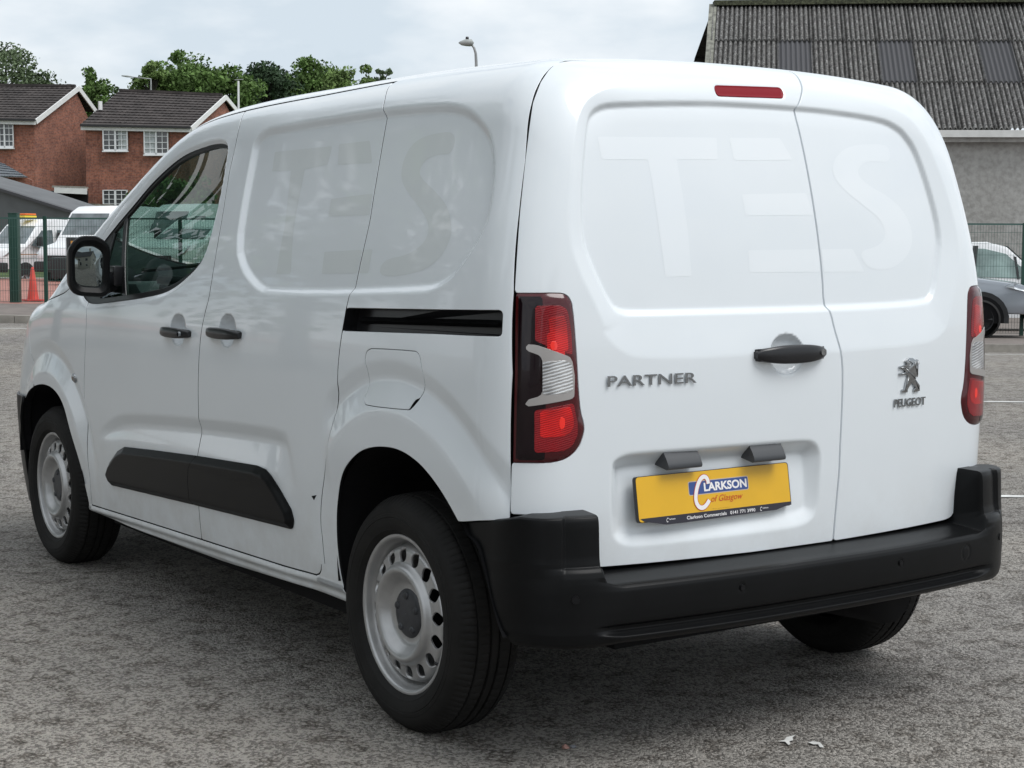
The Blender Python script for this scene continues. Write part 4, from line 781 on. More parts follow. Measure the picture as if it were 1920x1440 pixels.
def side_recess(y, z, win=True):
    D = np.zeros_like(y)
    d = sdf(y, z, PAN, .06); D += .0150*ramp((.021-d)/.021, .07)
    d = sdf(y, z, WIN, .06); w = .016-.006*np.clip((z-1.3)/.2, 0, 1); D += .010*ramp((w-d)/w, .08)
    q = -sdf(y, z, SCAL, .08); m = sstep((z-.57)/.06)*sstep((y-1.25)/.16)*sstep((2.985-y)/.05)
    D += m*prof(q, [(-.05, 0), (0, 0), (.008, .001), (.042, .0115), (.055, .012), (.135, -.004), (.17, -.005), (.5, -.004)])
    r = np.hypot(y-.70, z-.40); D += sstep((z-.58)/.2)*prof(.617-r, FLARE)*sstep((1.10-y)/.06)
    r = np.hypot(y-3.46, (z-.385)*1.02); D += sstep((z-.40)/.2)*prof(.552-r, FLARE)*.9
    D += bowl(y, z, BF, .034)+bowl(y, z, BR, .034)
    # faint pressed line down the rear quarter
    yl = np.interp(z, [.63, .85, 1.09], [.315, .308, .295]); D += .0012*np.exp(-((y-yl)/.0035)**2)*((z < 1.09) & (z > .6))
    # sill: rolled edge and lower lip
    zt = curve_z(S['sill_top'], y); m = ((y > .98) & (y < 3.1))
    D += m*prof(zt-z, [(-.02, 0), (0, 0), (.004, .0), (.012, -.004), (.022, -.002), (.034, .012), (.040, .013), (.047, .009), (.07, .022), (.1, .05)])
    return D
def side_grid(sx, step, y0=.12, y1=4.12, z0=.24, z1=1.80):
    y = np.arange(y0, y1, step); z = np.arange(z0, z1, step); Y, Z = np.meshgrid(y, z, indexing='ij')
    P, bad = march(np.zeros_like(Y), Y, Z, np.full_like(Y, float(sx)), 0, 0, 1.3)
    zt = top_z(.45, Y)-.02; bad |= Z > np.maximum(zt, 0)+.3
    out = np.zeros_like(P); out[..., 0] = sx
    N = grid_normals(P, out); P = P-N*side_recess(Y, Z)[..., None]; N = grid_normals(P, out)
    return Y, Z, P, N, bad
G2 = .0034   # half a panel gap
van = empty('panel_van', (0, 2.2, 0), label='white panel van seen from its left rear corner with black bumper and yellow dealer plate', cat='van')
def vp(o, parent=None):   # parent to the van without moving
    o.parent = parent or van
    o.matrix_parent_inverse = Matrix.Translation((0, -2.2, 0)) if parent is None else Matrix.Identity(4)
    return o
def panel(name, P, N, phi, m=None, parent=None, **k):
    o = grid_clip(name, P, N, phi, m or white, None, **k); return vp(o, parent)

def build_side(sx, step, detail):
    Y, Z, P, N, bad = side_grid(sx, step)
    B = np.where(bad, 1.0, -1.0)
    below_seam = Z-curve_z(SEAM, Y)
    gap_s = np.where(Y > 1.06, G2, -.0002)
    top = below_seam+gap_s
    ygr = curve_y(gapr, Z); ygm = curve_y(gapm, Z); ygf = curve_y(gapf, Z)
    zt = curve_z(S['sill_top'], Y); zb = curve_z(S['sill_bot'], Y)
    win = sdf(Y, Z, WIN, .1); ar = sdf(Y, Z, ARCH_R, .2); af = sdf(Y, Z, ARCH_F, .2)
    mxm = lambda *a: np.maximum.reduce([np.broadcast_to(q, Y.shape) for q in a])
    lower = zt-Z+G2
    # rounded lower rear corner of the sliding door
    rc = .035; cy, cz = 1.152+rc, .356+rc
    slide_c = np.where((Y < cy) & (Z < cz), np.hypot(Y-cy, Z-cz)-rc, -1)
    fd = panel('front_door', P, N, mxm(B, top, ygm+G2-Y, Y-ygf+G2, lower, .0-win+.0), rnd=.0012)
    sd_ = panel('sliding_door', P, N, mxm(B, top, ygr+G2-Y, Y-ygm+G2, lower, slide_c))
    ff = mxm(B, top, ygf+G2-Y, -af, zb+.01-Z, Y-np.interp(Z, [.2, .745, .775, .8124, .9, 1.0, 1.06], [3.62, 3.635, 3.68, 3.706, 3.74, 3.78, 4.2])+G2, -win)
    fe = panel('front_wing', P, N, ff)
    quarter_low = np.interp(Y, [.12, .233, .3064, .3756, .5], [.662, .6505, .6401, .6279, .615])-Z+.0015
    quarter_low = np.where(Y < .55, quarter_low, -1)
    gy = np.interp(Z, [.66, .72, .79, 1.01, 1.2027, 1.3984, 1.5264, 1.67, 1.7241, 1.7561, 1.80], [.2249, .2225, .22, .2173, .2323, .2602, .2809, .3127, .3276, .3399, .365])
    yq = np.where((Y < cy) & (Z < cz), np.minimum(Y-ygr+G2, rc+2*G2-np.hypot(Y-cy, Z-cz)), Y-ygr+G2)
    q = mxm(B, top, yq, gy+G2-Y, quarter_low, -ar, -sdf(Y, Z, TRACK, .06), np.where((Y > .9), lower*0+zt-Z-.02, -1), Y-1.5)
    if detail: q = mxm(q, -sdf(Y, Z, FUEL, .06)+.0002)
    qp = panel('quarter_panel', P, N, q)
    if detail:
        fl = panel('fuel_flap', P, N, mxm(sdf(Y, Z, FUEL, .06)+.0042, -sdf(Y, Z, smooth_closed(S['fuel_notch'], 1), .05)), rnd=.0016)
        MBn = MB(); c = np.mean(np.array(S['fuel_notch']), 0)
        MBn.box((-(half_width(c[0], c[1]))+.022, c[0], c[1]), (.02, .07, .06)); vp(MBn.build('flap_pull_recess', cabin_dark), fl).matrix_parent_inverse = Matrix.Identity(4)
    # sill below the doors
    P2 = P.copy(); sl = panel('sill', P2, N, mxm(Z-zt+.0035-0*Z+np.where(Y > 1.152, 0, -.0), zb-Z, -ar, -af, Y-3.2, .9-Y, np.where(Y < 1.155, Z-zt-.02, -1)))
    # window frame and panes
    Wf = panel('window_frame', P-N*.004, N, mxm(B, win+.0005, -(win+.011+.010*np.clip((1.25-Z)/.1, 0, 1))), satin_black, skirt=.012, parent=fd)
    P3 = P-N*.010
    d1 = np.array([2.8877, 1.450]); d2 = np.array([2.655, 1.09]); dv = (d2-d1)/np.linalg.norm(d2-d1); bar = (Y-d1[0])*dv[1]-(Z-d1[1])*dv[0]
    sail = (Y-(2.94+(1.35-Z)*-.10))       # opaque mirror sail in the front corner
    pane = panel('window_glass', P3, N, mxm(B, win+.006, np.abs(sail)*0+sail), glass, skirt=0, parent=fd)
    bar_o = panel('window_bar', P-N*.006, N, mxm(B, win+.008, np.abs(bar)-.012), satin_black, skirt=.012, parent=fd)
    sl_o = panel('mirror_sail', P-N*.005, N, mxm(B, win+.006, -sail), satin_black, skirt=.012, parent=fd)
    # dark shell behind the gaps
    st = 4 if detail else 2
    Ps = (P-N*.026)[::st, ::st]; ph = mxm(B, below_seam-.004, .02-win, .012-ar, .012-af, zb+.012-Z, gy+.012-Y, Y-3.9, -sdf(Y, Z, TRACK, .06)+.002)[::st, ::st]
    panel('inner_shell', Ps, N[::st, ::st], ph, matt_black, skirt=0)
    # sliding door rail slot
    tr = MB(); n = len(TRACK)
    X = lambda y, z, d: (sx*(abs(float(march(np.array(0.), np.array(y), np.array(z), float(sx), 0, 0, 1.3)[0][0]))-d), y, z)
    Vv = [X(y, z, .001) for y, z in TRACK]+[X(y, z, .045) for y, z in TRACK]
    tr.add(Vv, [(i, (i+1) % n, n+(i+1) % n, n+i) for i in range(n)]+[tuple(range(n, 2*n))]); tro = tr.build('door_rail_recess', satin_black); vp(tro, qp)
    rl = MB(); rl.add([X(.93, 1.118, .03), X(.28, 1.136, .028), X(.28, 1.126, .018), X(.93, 1.108, .02), X(.93, 1.100, .03), X(.28, 1.118, .028)], [(0, 1, 2, 3), (3, 2, 5, 4)]); vp(rl.build('door_rail', black_plastic), qp)
    # cladding
    sp = curve_y(S['clad_split'], Z); cl = sdf(Y, Z, CLAD, .1)
    prot = .016*ramp((-cl)/.020, .1)+.004; zc = np.interp(Y, [1.2, 1.48, 2.62, 2.85], [.60, .62, .575, .50])
    botf = sdf(Y, Z+0, CLAD, .1)
    Pc = P+N*(prot)[..., None]; Nc = grid_normals(Pc, np.broadcast_to(np.array([sx, 0, 0.]), Pc.shape))
    panel('door_cladding', Pc, Nc, mxm(cl, sp+.0018-Y), black_plastic, parent=fd, skirt=.02)
    panel('door_cladding', Pc, Nc, mxm(cl, Y-sp+.0018), black_plastic, parent=sd_, skirt=.02)
    if detail:
        for nm, pts in [('lettering_ghost', S['ghost_T']), ('lettering_ghost', S['ghost_E1']), ('lettering_ghost', S['ghost_E2']), ('lettering_ghost', S['ghost_E3']), ('lettering_ghost', S['ghost_S'])]:
            poly = smooth_closed(pts, 2) if len(pts) > 12 else np.array(pts)
            d = sdf(Y, Z, poly, .05); m = mxm(d, np.where(Y > ygr, ygr+.005-Y, Y-ygr+.005) if nm != '' else -1)
            par = sd_ if np.mean([p_[0] for p_ in pts]) > .97 else qp
            panel(nm, P+N*.0003, N, m, side_ghost_tone, parent=par, skirt=0)
    return fd, sd_, qp, fe, (Y, Z, P, N)
fdL, sdL, qpL, feL, GL = build_side(-1, .0055, True)
fdR, sdR, qpR, feR, GR = build_side(1, .014, False)
def surf_pt(y, z, off=0.0, sx=-1):
    f = lambda yy, zz: np.array(march(np.array(0.), np.array(float(yy)), np.array(float(zz)), float(sx), 0, 0, 1.3)[0])-np.array([sx*float(side_recess(np.array([float(yy)]), np.array([float(zz)]))[0]), 0, 0])
    p = f(y, z); n = np.cross(f(y+.01, z)-p, f(y, z+.01)-p); n /= np.linalg.norm(n)
    if n[0]*sx < 0: n = -n
    return p+n*off, n

# ---------- roof, windscreen, bonnet: vertical rays
def top_grid(step, x0, x1, y0, y1):
    x = np.arange(x0, x1+step/2, step); y = np.arange(y0, y1, step); X, Y = np.meshgrid(x, y, indexing='ij')
    P, bad = march(X, Y, np.full_like(X, .70), 0, 0, 1., 1.6)
    out = np.zeros_like(P); out[..., 2] = 1
    return X, Y, P, grid_normals(P, out), bad
X, Y, P, N, bad = top_grid(.012, -.90, .90, .15, 4.35)
B = np.where(bad, 1., -1.); seam = curve_z(SEAM, Y)-P[..., 2]+np.where(Y > 1.06, G2, 0)
mxm = np.maximum
ws_w = np.interp(Y, [2.2, 2.6, 3.0, 3.5], [.60, .655, .70, .72]); header = 2.38-.10*(X/.6)**2; cowl = 3.44-.22*(X/.7)**2
ws = np.maximum.reduce([np.abs(X)-ws_w, header-Y, Y-cowl])
RLIM = .345+.012*np.clip(np.abs(X)/.66, 0, 1.2)**2
ribs = sum(.004*np.exp(-((X-c)/.022)**2) for c in (-.45, -.15, .15, .45))*sstep((Y-.5)/.1)*sstep((2.0-Y)/.1)
Pr = P.copy(); Pr[..., 2] += ribs
panel('roof', Pr, grid_normals(Pr, np.broadcast_to([0, 0, 1.], P.shape)), np.maximum.reduce([B, seam, RLIM+G2-Y, -ws, Y-cowl-.0]), white)
panel('windscreen', P-N*.003, N, np.maximum.reduce([B, ws+.002]), glass, skirt=0)
panel('bonnet', P, N, np.maximum.reduce([B, seam, cowl+.012-Y, Y-(4.20-.25*(X/.8)**2)]), white)

# ---------- front end: plan cage rays
def cage(a, y0, sgn, s_side, step_s, z0, z1, step_z, corner=.30):
    """s runs from the left side round the corner, across the end, to the right side"""
    cl = corner*math.pi/2
    tot = 2*(s_side+cl)+2*a; s = np.arange(0, tot, step_s); z = step_z if hasattr(step_z, '__len__') else np.arange(z0, z1, step_z); S_, Z_ = np.meshgrid(s, z, indexing='ij')
    ox = np.zeros_like(S_); oy = np.zeros_like(S_); dx = np.zeros_like(S_); dy = np.zeros_like(S_)
    q = S_
    m = q < s_side; ox[m] = -a; oy[m] = y0-sgn*(s_side-q[m]); dx[m] = -1
    m = (q >= s_side) & (q < s_side+cl); th = (q[m]-s_side)/corner; ox[m] = -a; oy[m] = y0; dx[m] = -np.cos(th); dy[m] = sgn*np.sin(th)
    m = (q >= s_side+cl) & (q < s_side+cl+2*a); ox[m] = -a+(q[m]-s_side-cl); oy[m] = y0; dy[m] = sgn
    m = (q >= s_side+cl+2*a) & (q < s_side+2*cl+2*a); th = (q[m]-s_side-cl-2*a)/corner; ox[m] = a; oy[m] = y0; dx[m] = np.sin(th); dy[m] = sgn*np.cos(th)
    m = q >= s_side+2*cl+2*a; ox[m] = a; oy[m] = y0-sgn*(q[m]-s_side-2*cl-2*a); dx[m] = 1
    P, bad = march(ox, oy, Z_, dx, dy, 0, 1.4)
    out = np.stack([dx, dy, 0*dx], -1); N = grid_normals(P, out)
    return S_, Z_, P, N, bad, out
S_, Z_, P, N, bad, out = cage(.45, 3.70, 1, .15, .014, .20, 1.04, .014)
P = P-N*(side_recess(P[..., 1], Z_)*sstep((4.10-P[..., 1])/.2))[..., None]; N = grid_normals(P, out)
X, Y = P[..., 0], P[..., 1]; B = np.where(bad, 1., -1.)
aL = sdf(Y, Z_, ARCH_F, .2)
gf = np.interp(Z_, [.2, .745, .775, .8124, .9, 1.0, 1.06], [3.62, 3.635, 3.68, 3.706, 3.74, 3.78, 4.2])+G2-Y
blk = Z_-(.60-.0*X); blk = np.where(Y < 4.0, np.minimum(blk, 1), blk)
panel('front_bumper_skin', P, N, np.maximum.reduce([B, np.where(Y < 4.05, gf, -1), -aL, .66-Z_-.5*np.clip(Y-3.9, -1, .4)*0]), white)
panel('front_bumper', P+N*.012, N, np.maximum.reduce([B, Z_-.66, -aL+.0, 3.80-Y]), black_plastic)
panel('inner_shell', P-N*.03, N, np.maximum.reduce([B, -aL, 3.6-Y])*1.0, matt_black, skirt=0)

# ---------- rear doors
def rear_recess(x, z):
    D = np.zeros_like(x)
    dish = smooth_closed(RR['dish'], 2); pan = smooth_closed(RR['pan'], 2)
    do = sdf(x, z, dish, .3); di = sdf(x, z, pan, .3)
    t = np.clip(-do/(np.abs(-do)+np.clip(di, 0, 1)+1e-6), 0, 1)
    D += np.where(do < 0, .015*ramp(t, .03), 0)
    D += .0100*ramp((.012-di)/.012, .08)
    dp = sdf(x, z, smooth_closed(RR['plate_rec'], 2), .12)
    dep = .012+.024*np.clip((z-.55)/.22, 0, 1); D += dep*ramp((-dp)/.036, .12)
    D += bowl(x, z, BB, .026)
    ds = sdf(x, z, STOP, .05); D += .004*ramp((.004-ds)/.006)
    return D
st = np.array(RR['stop']); cxs = (st[:, 0].min()+st[:, 0].max())/2
STOP = fillet([(-.203, 1.7385), (.037, 1.7475), (.035, 1.7165), (-.206, 1.7085)], .0138)
STOP = fillet([(-.205, 1.736), (.037, 1.744), (.036, 1.7165), (-.205, 1.7095)], .013)
S_, Z_, P, N, bad, out = cage(.62, .52, -1, .20, .0055, .48, 1.818, np.concatenate([np.arange(.48, 1.76, .0055), np.arange(1.76, 1.80, .0025), np.arange(1.80, 1.818, .0009)]))
X = P[..., 0]; Y = P[..., 1]
P = P-out*rear_recess(X, Z_)[..., None]; N = grid_normals(P, out)
B = np.where(bad, 1., -1.)
zg = [.66, .7226, .7911, 1.0098, 1.2027, 1.3984, 1.5264, 1.67, 1.7241, 1.7561, 1.7752, 1.83]
gx = np.interp(Z_, zg, [-.8585, -.8589, -.8587, -.8565, -.8445, -.811, -.7819, -.7369, -.7029, -.6703, -.6412, -.55])
gy = np.interp(Z_, zg, [.2249, .2225, .22, .2173, .2323, .2602, .2809, .3127, .3276, .3399, .3522, .39])
edge = ((Y-gy)-(np.where(X < 0, X, -X)-gx))*.7071+.0014
edge = np.where(np.abs(X) < .5, -1, edge)
BOT = np.array([(x_, z_) for x_, z_ in RR['bottom']]); 
BOTP = smooth_open([(-1.2, .6685), (-.7665, .6655), (-.7164, .6600), (-.7005, .6495), (-.6930, .63), (-.6895, .5637), (-.682, .5402), (-.665, .526), (-.62, .5215), (0, .5135), (.62, .5215), (.665, .526), (.682, .5402), (.6895, .5637), (.6930, .63), (.7005, .6495), (.7164, .66), (.7665, .6655), (1.2, .6685)], 1)
bot = sdf(X, Z_, np.vstack([BOTP, [(1.2, -1), (-1.2, -1)]]), .3); bot = -bot
seamx = curve_y(smooth_open([(x_, z_) for x_, z_ in RR['seam'][2:]]+[(.145, .45)], 1), Z_); seamx = np.where(Z_ > 1.7566, .1245+(Z_-1.7566)*.7, seamx)
topl = RLIMf = (Y-(.345+.012*np.clip(np.abs(X)/.66, 0, 1.2)**2))+G2
topl = np.where(Z_ > 1.55, topl, -1); 
LAMP = smooth_closed(RR['lamp'], 1); LAMPX = np.vstack([LAMP[LAMP[:, 0] > -.83], [(-1.2, .7925), (-1.2, 1.2035)]])
lm = RR['lamp'][1:-1]; lx = smooth_open([(-.83, 1.2034)]+lm+[(-.80, .7912), (-.83, .7915)], 1)
LAMPX = np.vstack([[(-1.3, 1.2035)], lx, [(-1.3, .7915)]])
lamp = np.minimum(sdf(X, Z_, LAMPX, .2), sdf(-X, Z_, LAMPX, .2))
dl = panel('rear_door', P, N, np.maximum.reduce([B, edge, bot+.0, X-seamx+.0042, topl, -lamp+.002]), sealed=False, skirt=.014, label='wider left rear door with number plate')
dr = panel('rear_door', P, N, np.maximum.reduce([B, edge, bot+.0, seamx+.0042-X, topl, -lamp+.002]), sealed=False, skirt=.014, label='narrower right rear door with lion emblem')
panel('inner_shell', (P-out*.028)[::3, ::3], N[::3, ::3], np.maximum.reduce([B, edge-.01, .50-Z_, topl-.015])[::3, ::3], matt_black, skirt=0)
for pts in (RR['ghost_T'], RR['ghost_E1'], RR['ghost_E2'], RR['ghost_E3'], RR['ghost_S']):
    poly = smooth_closed(pts, 2) if len(pts) > 12 else np.array(pts); d = sdf(X, Z_, poly, .05)
    c = np.array(pts)[:, 0]
    if c.mean() < .14: panel('lettering_ghost', P+N*.0003, N, np.maximum(d, X-seamx+.006), white_clean, parent=dl, skirt=0)
    if c.max() > .16: panel('lettering_ghost', P+N*.0003, N, np.maximum(d, seamx+.006-X), white_clean, parent=dr, skirt=0)
# ---------- tail lamps on the same corner surface
def lamp_parts(sx):
    xx = X*(-sx)     # mirrored so that the left outline serves both
    xx = np.where(X*sx > 0, -np.abs(X), np.abs(X)); 
    li = sdf(xx, Z_, LAMPX, .2); gyx = ((Y-gy)-(-np.abs(X)-gx))*.7071+.004
    body = np.maximum(li+.0015, gyx); 
    bulge = .010*(1-np.exp(-np.clip(-np.maximum(li, gyx), 0, 1)/.010))-.002
    Pl = P+N*bulge[..., None]; Nl = grid_normals(Pl, out)
    root = panel('tail_lamp', Pl, Nl, body, lamp_edge, skirt=.03, rnd=.002, label=('left' if sx < 0 else 'right')+' tail lamp of red and clear lenses with a dark edge')
    inner = np.maximum(body+.007, -1)
    arc = -xx-.5*(Y-.20)    # distance round the corner
    panel('dark_lens', Pl+Nl*.0006, Nl, np.maximum(inner, xx+.795), lamp_dark, parent=root, skirt=0)
    def pc(nm, pts, m, off, extra=0.0, it=1):
        poly = fillet(pts, .006); panel(nm, Pl+Nl*off, Nl, np.maximum(sdf(xx, Z_, poly, .1)+extra, body+.004), m, parent=root, skirt=.002, rnd=.0005)
    pc('red_lens', RR['red_up'], lamp_red_dark, .0010); pc('red_lens', RR['red_in'], lamp_red, .0016, 0, 1)
    ru = np.array(RR['red_up']); pc('reflector', [(-.790, 1.108), (-.750, 1.108), (-.748, 1.02), (-.79, 1.045)], lamp_red, .0014)
    pc('red_lens', RR['red_low'], lamp_red_dark, .0010); rl_ = np.array(RR['red_low']); c = rl_.mean(0)
    pc('reflector', (rl_-c)*np.array([.78, .62])+c+np.array([-.004, .016]), lamp_red, .0016)
    pc('clear_lens_surround', RR['clear'], lamp_frame, .0020, .0022, 1); pc('clear_lens', RR['clear_in'], lamp_clear, .0026)
    el = lambda cx, cz, a, b, n=20: [(cx+a*math.cos(2*math.pi*i/n), cz+b*math.sin(2*math.pi*i/n)) for i in range(n)]
    c = np.array(RR['clear_in']).mean(0); pass
    c = np.array(RR['red_low']).mean(0); pc('lens_glint', el(c[0]-.008, c[1]+.016, .007, .016), lamp_hot, .0022)  # bright spots of light in the red lenses, painted as ellipses
    c = np.array(RR['red_up']).mean(0); pc('lens_glint', el(c[0]-.012, c[1]-.046, .008, .012), lamp_hot, .0022)
    return root
lamp_hot = mat('lamp_red_glint', (.95, .03, .02), .12, coat=.5)  # lighter red for the painted bright spots
lamp_parts(-1); lamp_parts(1)
def rear_pt(x, z, off=0.0):
    f = lambda a, b: np.array(march(np.array(float(a)), np.array(.45), np.array(float(b)), 0, -1., 0, 1.4)[0])+np.array([0, float(rear_recess(np.array([float(a)]), np.array([float(b)]))[0]), 0])
    p = f(x, z); n = -np.cross(f(x+.01, z)-p, f(x, z+.01)-p)
    if n[1] > 0: n = -n
    n /= np.linalg.norm(n); return p+n*off, n
# stop lamp
def rear_patch(name, poly, off, m, parent, base=None, skirt=.003, rnd=.001):
    c = poly.mean(0); xs = np.arange(poly[:, 0].min()-.01, poly[:, 0].max()+.01, .003); zs = np.arange(poly[:, 1].min()-.01, poly[:, 1].max()+.01, .003)
    a, b = np.meshgrid(xs, zs, indexing='ij'); Pp, _ = march(a, np.full_like(a, .45), b, 0, -1., 0, 1.4)
    o = np.zeros_like(Pp); o[..., 1] = -1; Nn = grid_normals(Pp, o); Pp = Pp-o*rear_recess(a, b)[..., None]*(0 if base == 0 else 1)+Nn*off; Nn = grid_normals(Pp, o)
    return panel(name, Pp, Nn, sdf(a, b, poly, .05), m, parent=parent, skirt=skirt, rnd=rnd)
rear_patch('stop_lamp', STOP, .003, stop_red, dl)
# ---------- text
def text_mesh(s, size=1.0, extrude=0.0, offset=0.0, bevel=0.0, shear=0.0, space=1.0):
    cu = bpy.data.curves.new('lettering', 'FONT'); cu.body = s; cu.size = size; cu.extrude = extrude; cu.offset = offset; cu.bevel_depth = bevel; cu.shear = shear; cu.space_character = space; cu.resolution_u = 4
    cu.align_x = 'CENTER'; cu.align_y = 'CENTER'
    o = bpy.data.objects.new('lettering', cu); col.objects.link(o); dg = bpy.context.evaluated_depsgraph_get(); dg.update()
    me = bpy.data.meshes.new_from_object(o.evaluated_get(dg)); V = np.array([v.co[:] for v in me.vertices]) if len(me.vertices) else np.zeros((0, 3)); Fc = [tuple(p.vertices) for p in me.polygons]
    bpy.data.objects.remove(o); bpy.data.curves.remove(cu); bpy.data.meshes.remove(me)
    return V, Fc
def fit(V, w, h):
    lo, hi = V[:, :2].min(0), V[:, :2].max(0); V = V.copy(); V[:, :2] = (V[:, :2]-(lo+hi)/2)/(hi-lo)*np.array([w, h]); return V
def on_rear(V, cx, cz, off):
    out_ = []
    p0, n0 = rear_pt(cx, cz); ux = rear_pt(cx+.05, cz)[0]-rear_pt(cx-.05, cz)[0]; ux /= np.linalg.norm(ux); uz = rear_pt(cx, cz+.03)[0]-rear_pt(cx, cz-.03)[0]; uz /= np.linalg.norm(uz)
    return [p0+ux*v[0]+uz*v[1]+n0*(v[2]+off) for v in V]
V, Fc = text_mesh('PARTNER', .1, .01, -.0004, .0012); V = fit(V, .268, .0265); V[:, 2] = V[:, 2]/np.abs(V[:, 2]).max()*.0012
vp(mesh('model_name_badge', on_rear(V, -.497, .986, .003), Fc, chrome_dark, auto=35, smooth=True), dl)
V, Fc = text_mesh('PEUGEOT', .1, .01, .0004, .0012); V = fit(V, .140, .0235); V[:, 2] = V[:, 2]/np.abs(V[:, 2]).max()*.0012
pg = RR['peugeot']; cxp, czp = (pg[0][0]+pg[1][0])/2, (pg[0][1]+pg[1][1])/2
vp(mesh('maker_name_badge', on_rear(V, cxp, czp, .003), Fc, chrome_dark, auto=35, smooth=True), dr)
# lion emblem: one outline plus raised facets
lion = np.array(RR['lion']); m = MB(); c = lion.mean(0)
def P3(x, z, o): 
    p, n = rear_pt(c[0], c[1]); return (x, p[1]+(x-c[0])*-n[0]/n[1]*1.0+(z-c[1])*0-o, z)
lo = [P3(x, z, .001) for x, z in lion]; hi_ = [P3(x, z, .0055) for x, z in lion]; n = len(lion)
m.add(lo+hi_, [(i, (i+1) % n, n+(i+1) % n, n+i) for i in range(n)]+[tuple(range(n, 2*n))]); 
vp(m.build('lion_emblem', chrome, bevel=.0009), dr)
lw, lh = np.ptp(lion[:, 0]), np.ptp(lion[:, 1]); lx0, lz1 = lion[:, 0].min(), lion[:, 1].max()
m = MB()
for a, b in (((.42, .06), (.62, .18)), ((.62, .18), (.40, .24)), ((.30, .30), (.78, .62)), ((.02, .46), (.45, .42)), ((.03, .26), (.42, .30)), ((.78, .62), (.95, .92)), ((.45, .55), (.30, .92)), ((.88, .10), (.86, .5)), ((.7, .12), (.86, .44))):
    m.tube([P3(lx0+a[0]*lw, lz1-a[1]*lh, .0055), P3(lx0+b[0]*lw, lz1-b[1]*lh, .0055)], .0017, 5)
vp(m.build('emblem_ridges', chrome_dark, smooth=True), dr)

# ---------- handles
def pull(name, c, ux, uz, n, w, h, mtl, parent, end_scale=.62, off=.018, key=True, t0=1.0):
    """bar handle bowed outwards; ux along, uz up, n outwards"""
    m = MB(); V = []; Fc = []; K = 15; J = 12
    for i in range(K):
        t = -1+2*i/(K-1); hh = h/2*(1-(1-end_scale)*abs(t)**2.5); 
        if i in (0, K-1): hh *= .72
        o = off*(1-abs(t)**4)*1.0+.006; dz = .0
        for j in range(J):
            a = 2*math.pi*j/J; ca, sa = math.cos(a), math.sin(a)
            q = c+ux*(t*w/2)+uz*(hh*np.sign(sa)*abs(sa)**.7+dz)+n*(o+(.008*np.sign(ca)*abs(ca)**.7)-(.010 if ca < 0 and abs(t) > .62 else 0))
            V.append(q)
    for i in range(K-1):
        for j in range(J):
            k = (j+1) % J; Fc.append((i*J+j, i*J+k, (i+1)*J+k, (i+1)*J+j))
    Fc += [tuple(range(J)), tuple((K-1)*J+j for j in range(J))[::-1]]
    m.add(V, Fc); o = vp(m.build(name, mtl, auto=60), parent)
    for sg in (-1, 1):   # feet that stand on the panel
        mm = MB(); cc = c+ux*(sg*w*.40); V = []
        for a, b in ((-1, -1), (1, -1), (1, 1), (-1, 1)): V += [cc+ux*a*w*.085+uz*b*h*.30-n*.004]
        for a, b in ((-1, -1), (1, -1), (1, 1), (-1, 1)): V += [cc+ux*a*w*.07+uz*b*h*.34+n*(.012)]
        mm.add(V, [(3, 2, 1, 0), (4, 5, 6, 7), (0, 1, 5, 4), (1, 2, 6, 5), (2, 3, 7, 6), (3, 0, 4, 7)])
        vp(mm.build('handle_foot', mtl, bevel=.002), o)
    return o
h = np.array(RR['handle']); hx0, hx1, hz = h[:, 0].min(), h[:, 0].max(), .5*(h[:, 1].min()+h[:, 1].max())
pc_, nn = rear_pt((hx0+hx1)/2, hz); pc_ = np.array([(hx0+hx1)/2, float(rear_y((hx0+hx1)/2, hz)), hz]); 
uxh = np.array([1, -nn[0]/nn[1] if abs(nn[0]) < .1 else 0, 0.0]); uxh /= np.linalg.norm(uxh)
ho = pull('door_handle', pc_, np.array([1., 0, 0]), np.array([0, 0, 1.]), np.array([0, -1., 0]), hx1-hx0-.004, .050, satin_black, dl, end_scale=.5)
mk = MB(); mk.lathe([(.0, -.004), (.0085, -.004), (.0085, .004)], 20, 'y', (pc_[0]+.098, pc_[1]-.026, pc_[2]+.002)); vp(mk.build('key_barrel', chrome, auto=40), ho)
for pts, par in ((S['handle_r'], sdL), (S['handle_f'], fdL)):
    a = np.array(pts); cy, cz = (a[:, 0].min()+a[:, 0].max())/2, (a[:, 1].min()+a[:, 1].max())/2-.004
    x = -float(half_width(np.array(cy), np.array(cz)))
    o = pull('door_handle', np.array([x, cy, cz]), np.array([0, 1., 0]), np.array([.06, 0, 1.]), np.array([-1., 0, 0]), np.ptp(a[:, 0])-.02, .036, satin_black, par)
    if par is fdL:
        mk = MB(); mk.lathe([(.0, .004), (.008, .004), (.008, -.004)], 16, 'x', (x-.031, cy-.085, cz)); vp(mk.build('key_barrel', chrome_dark, auto=40), o)

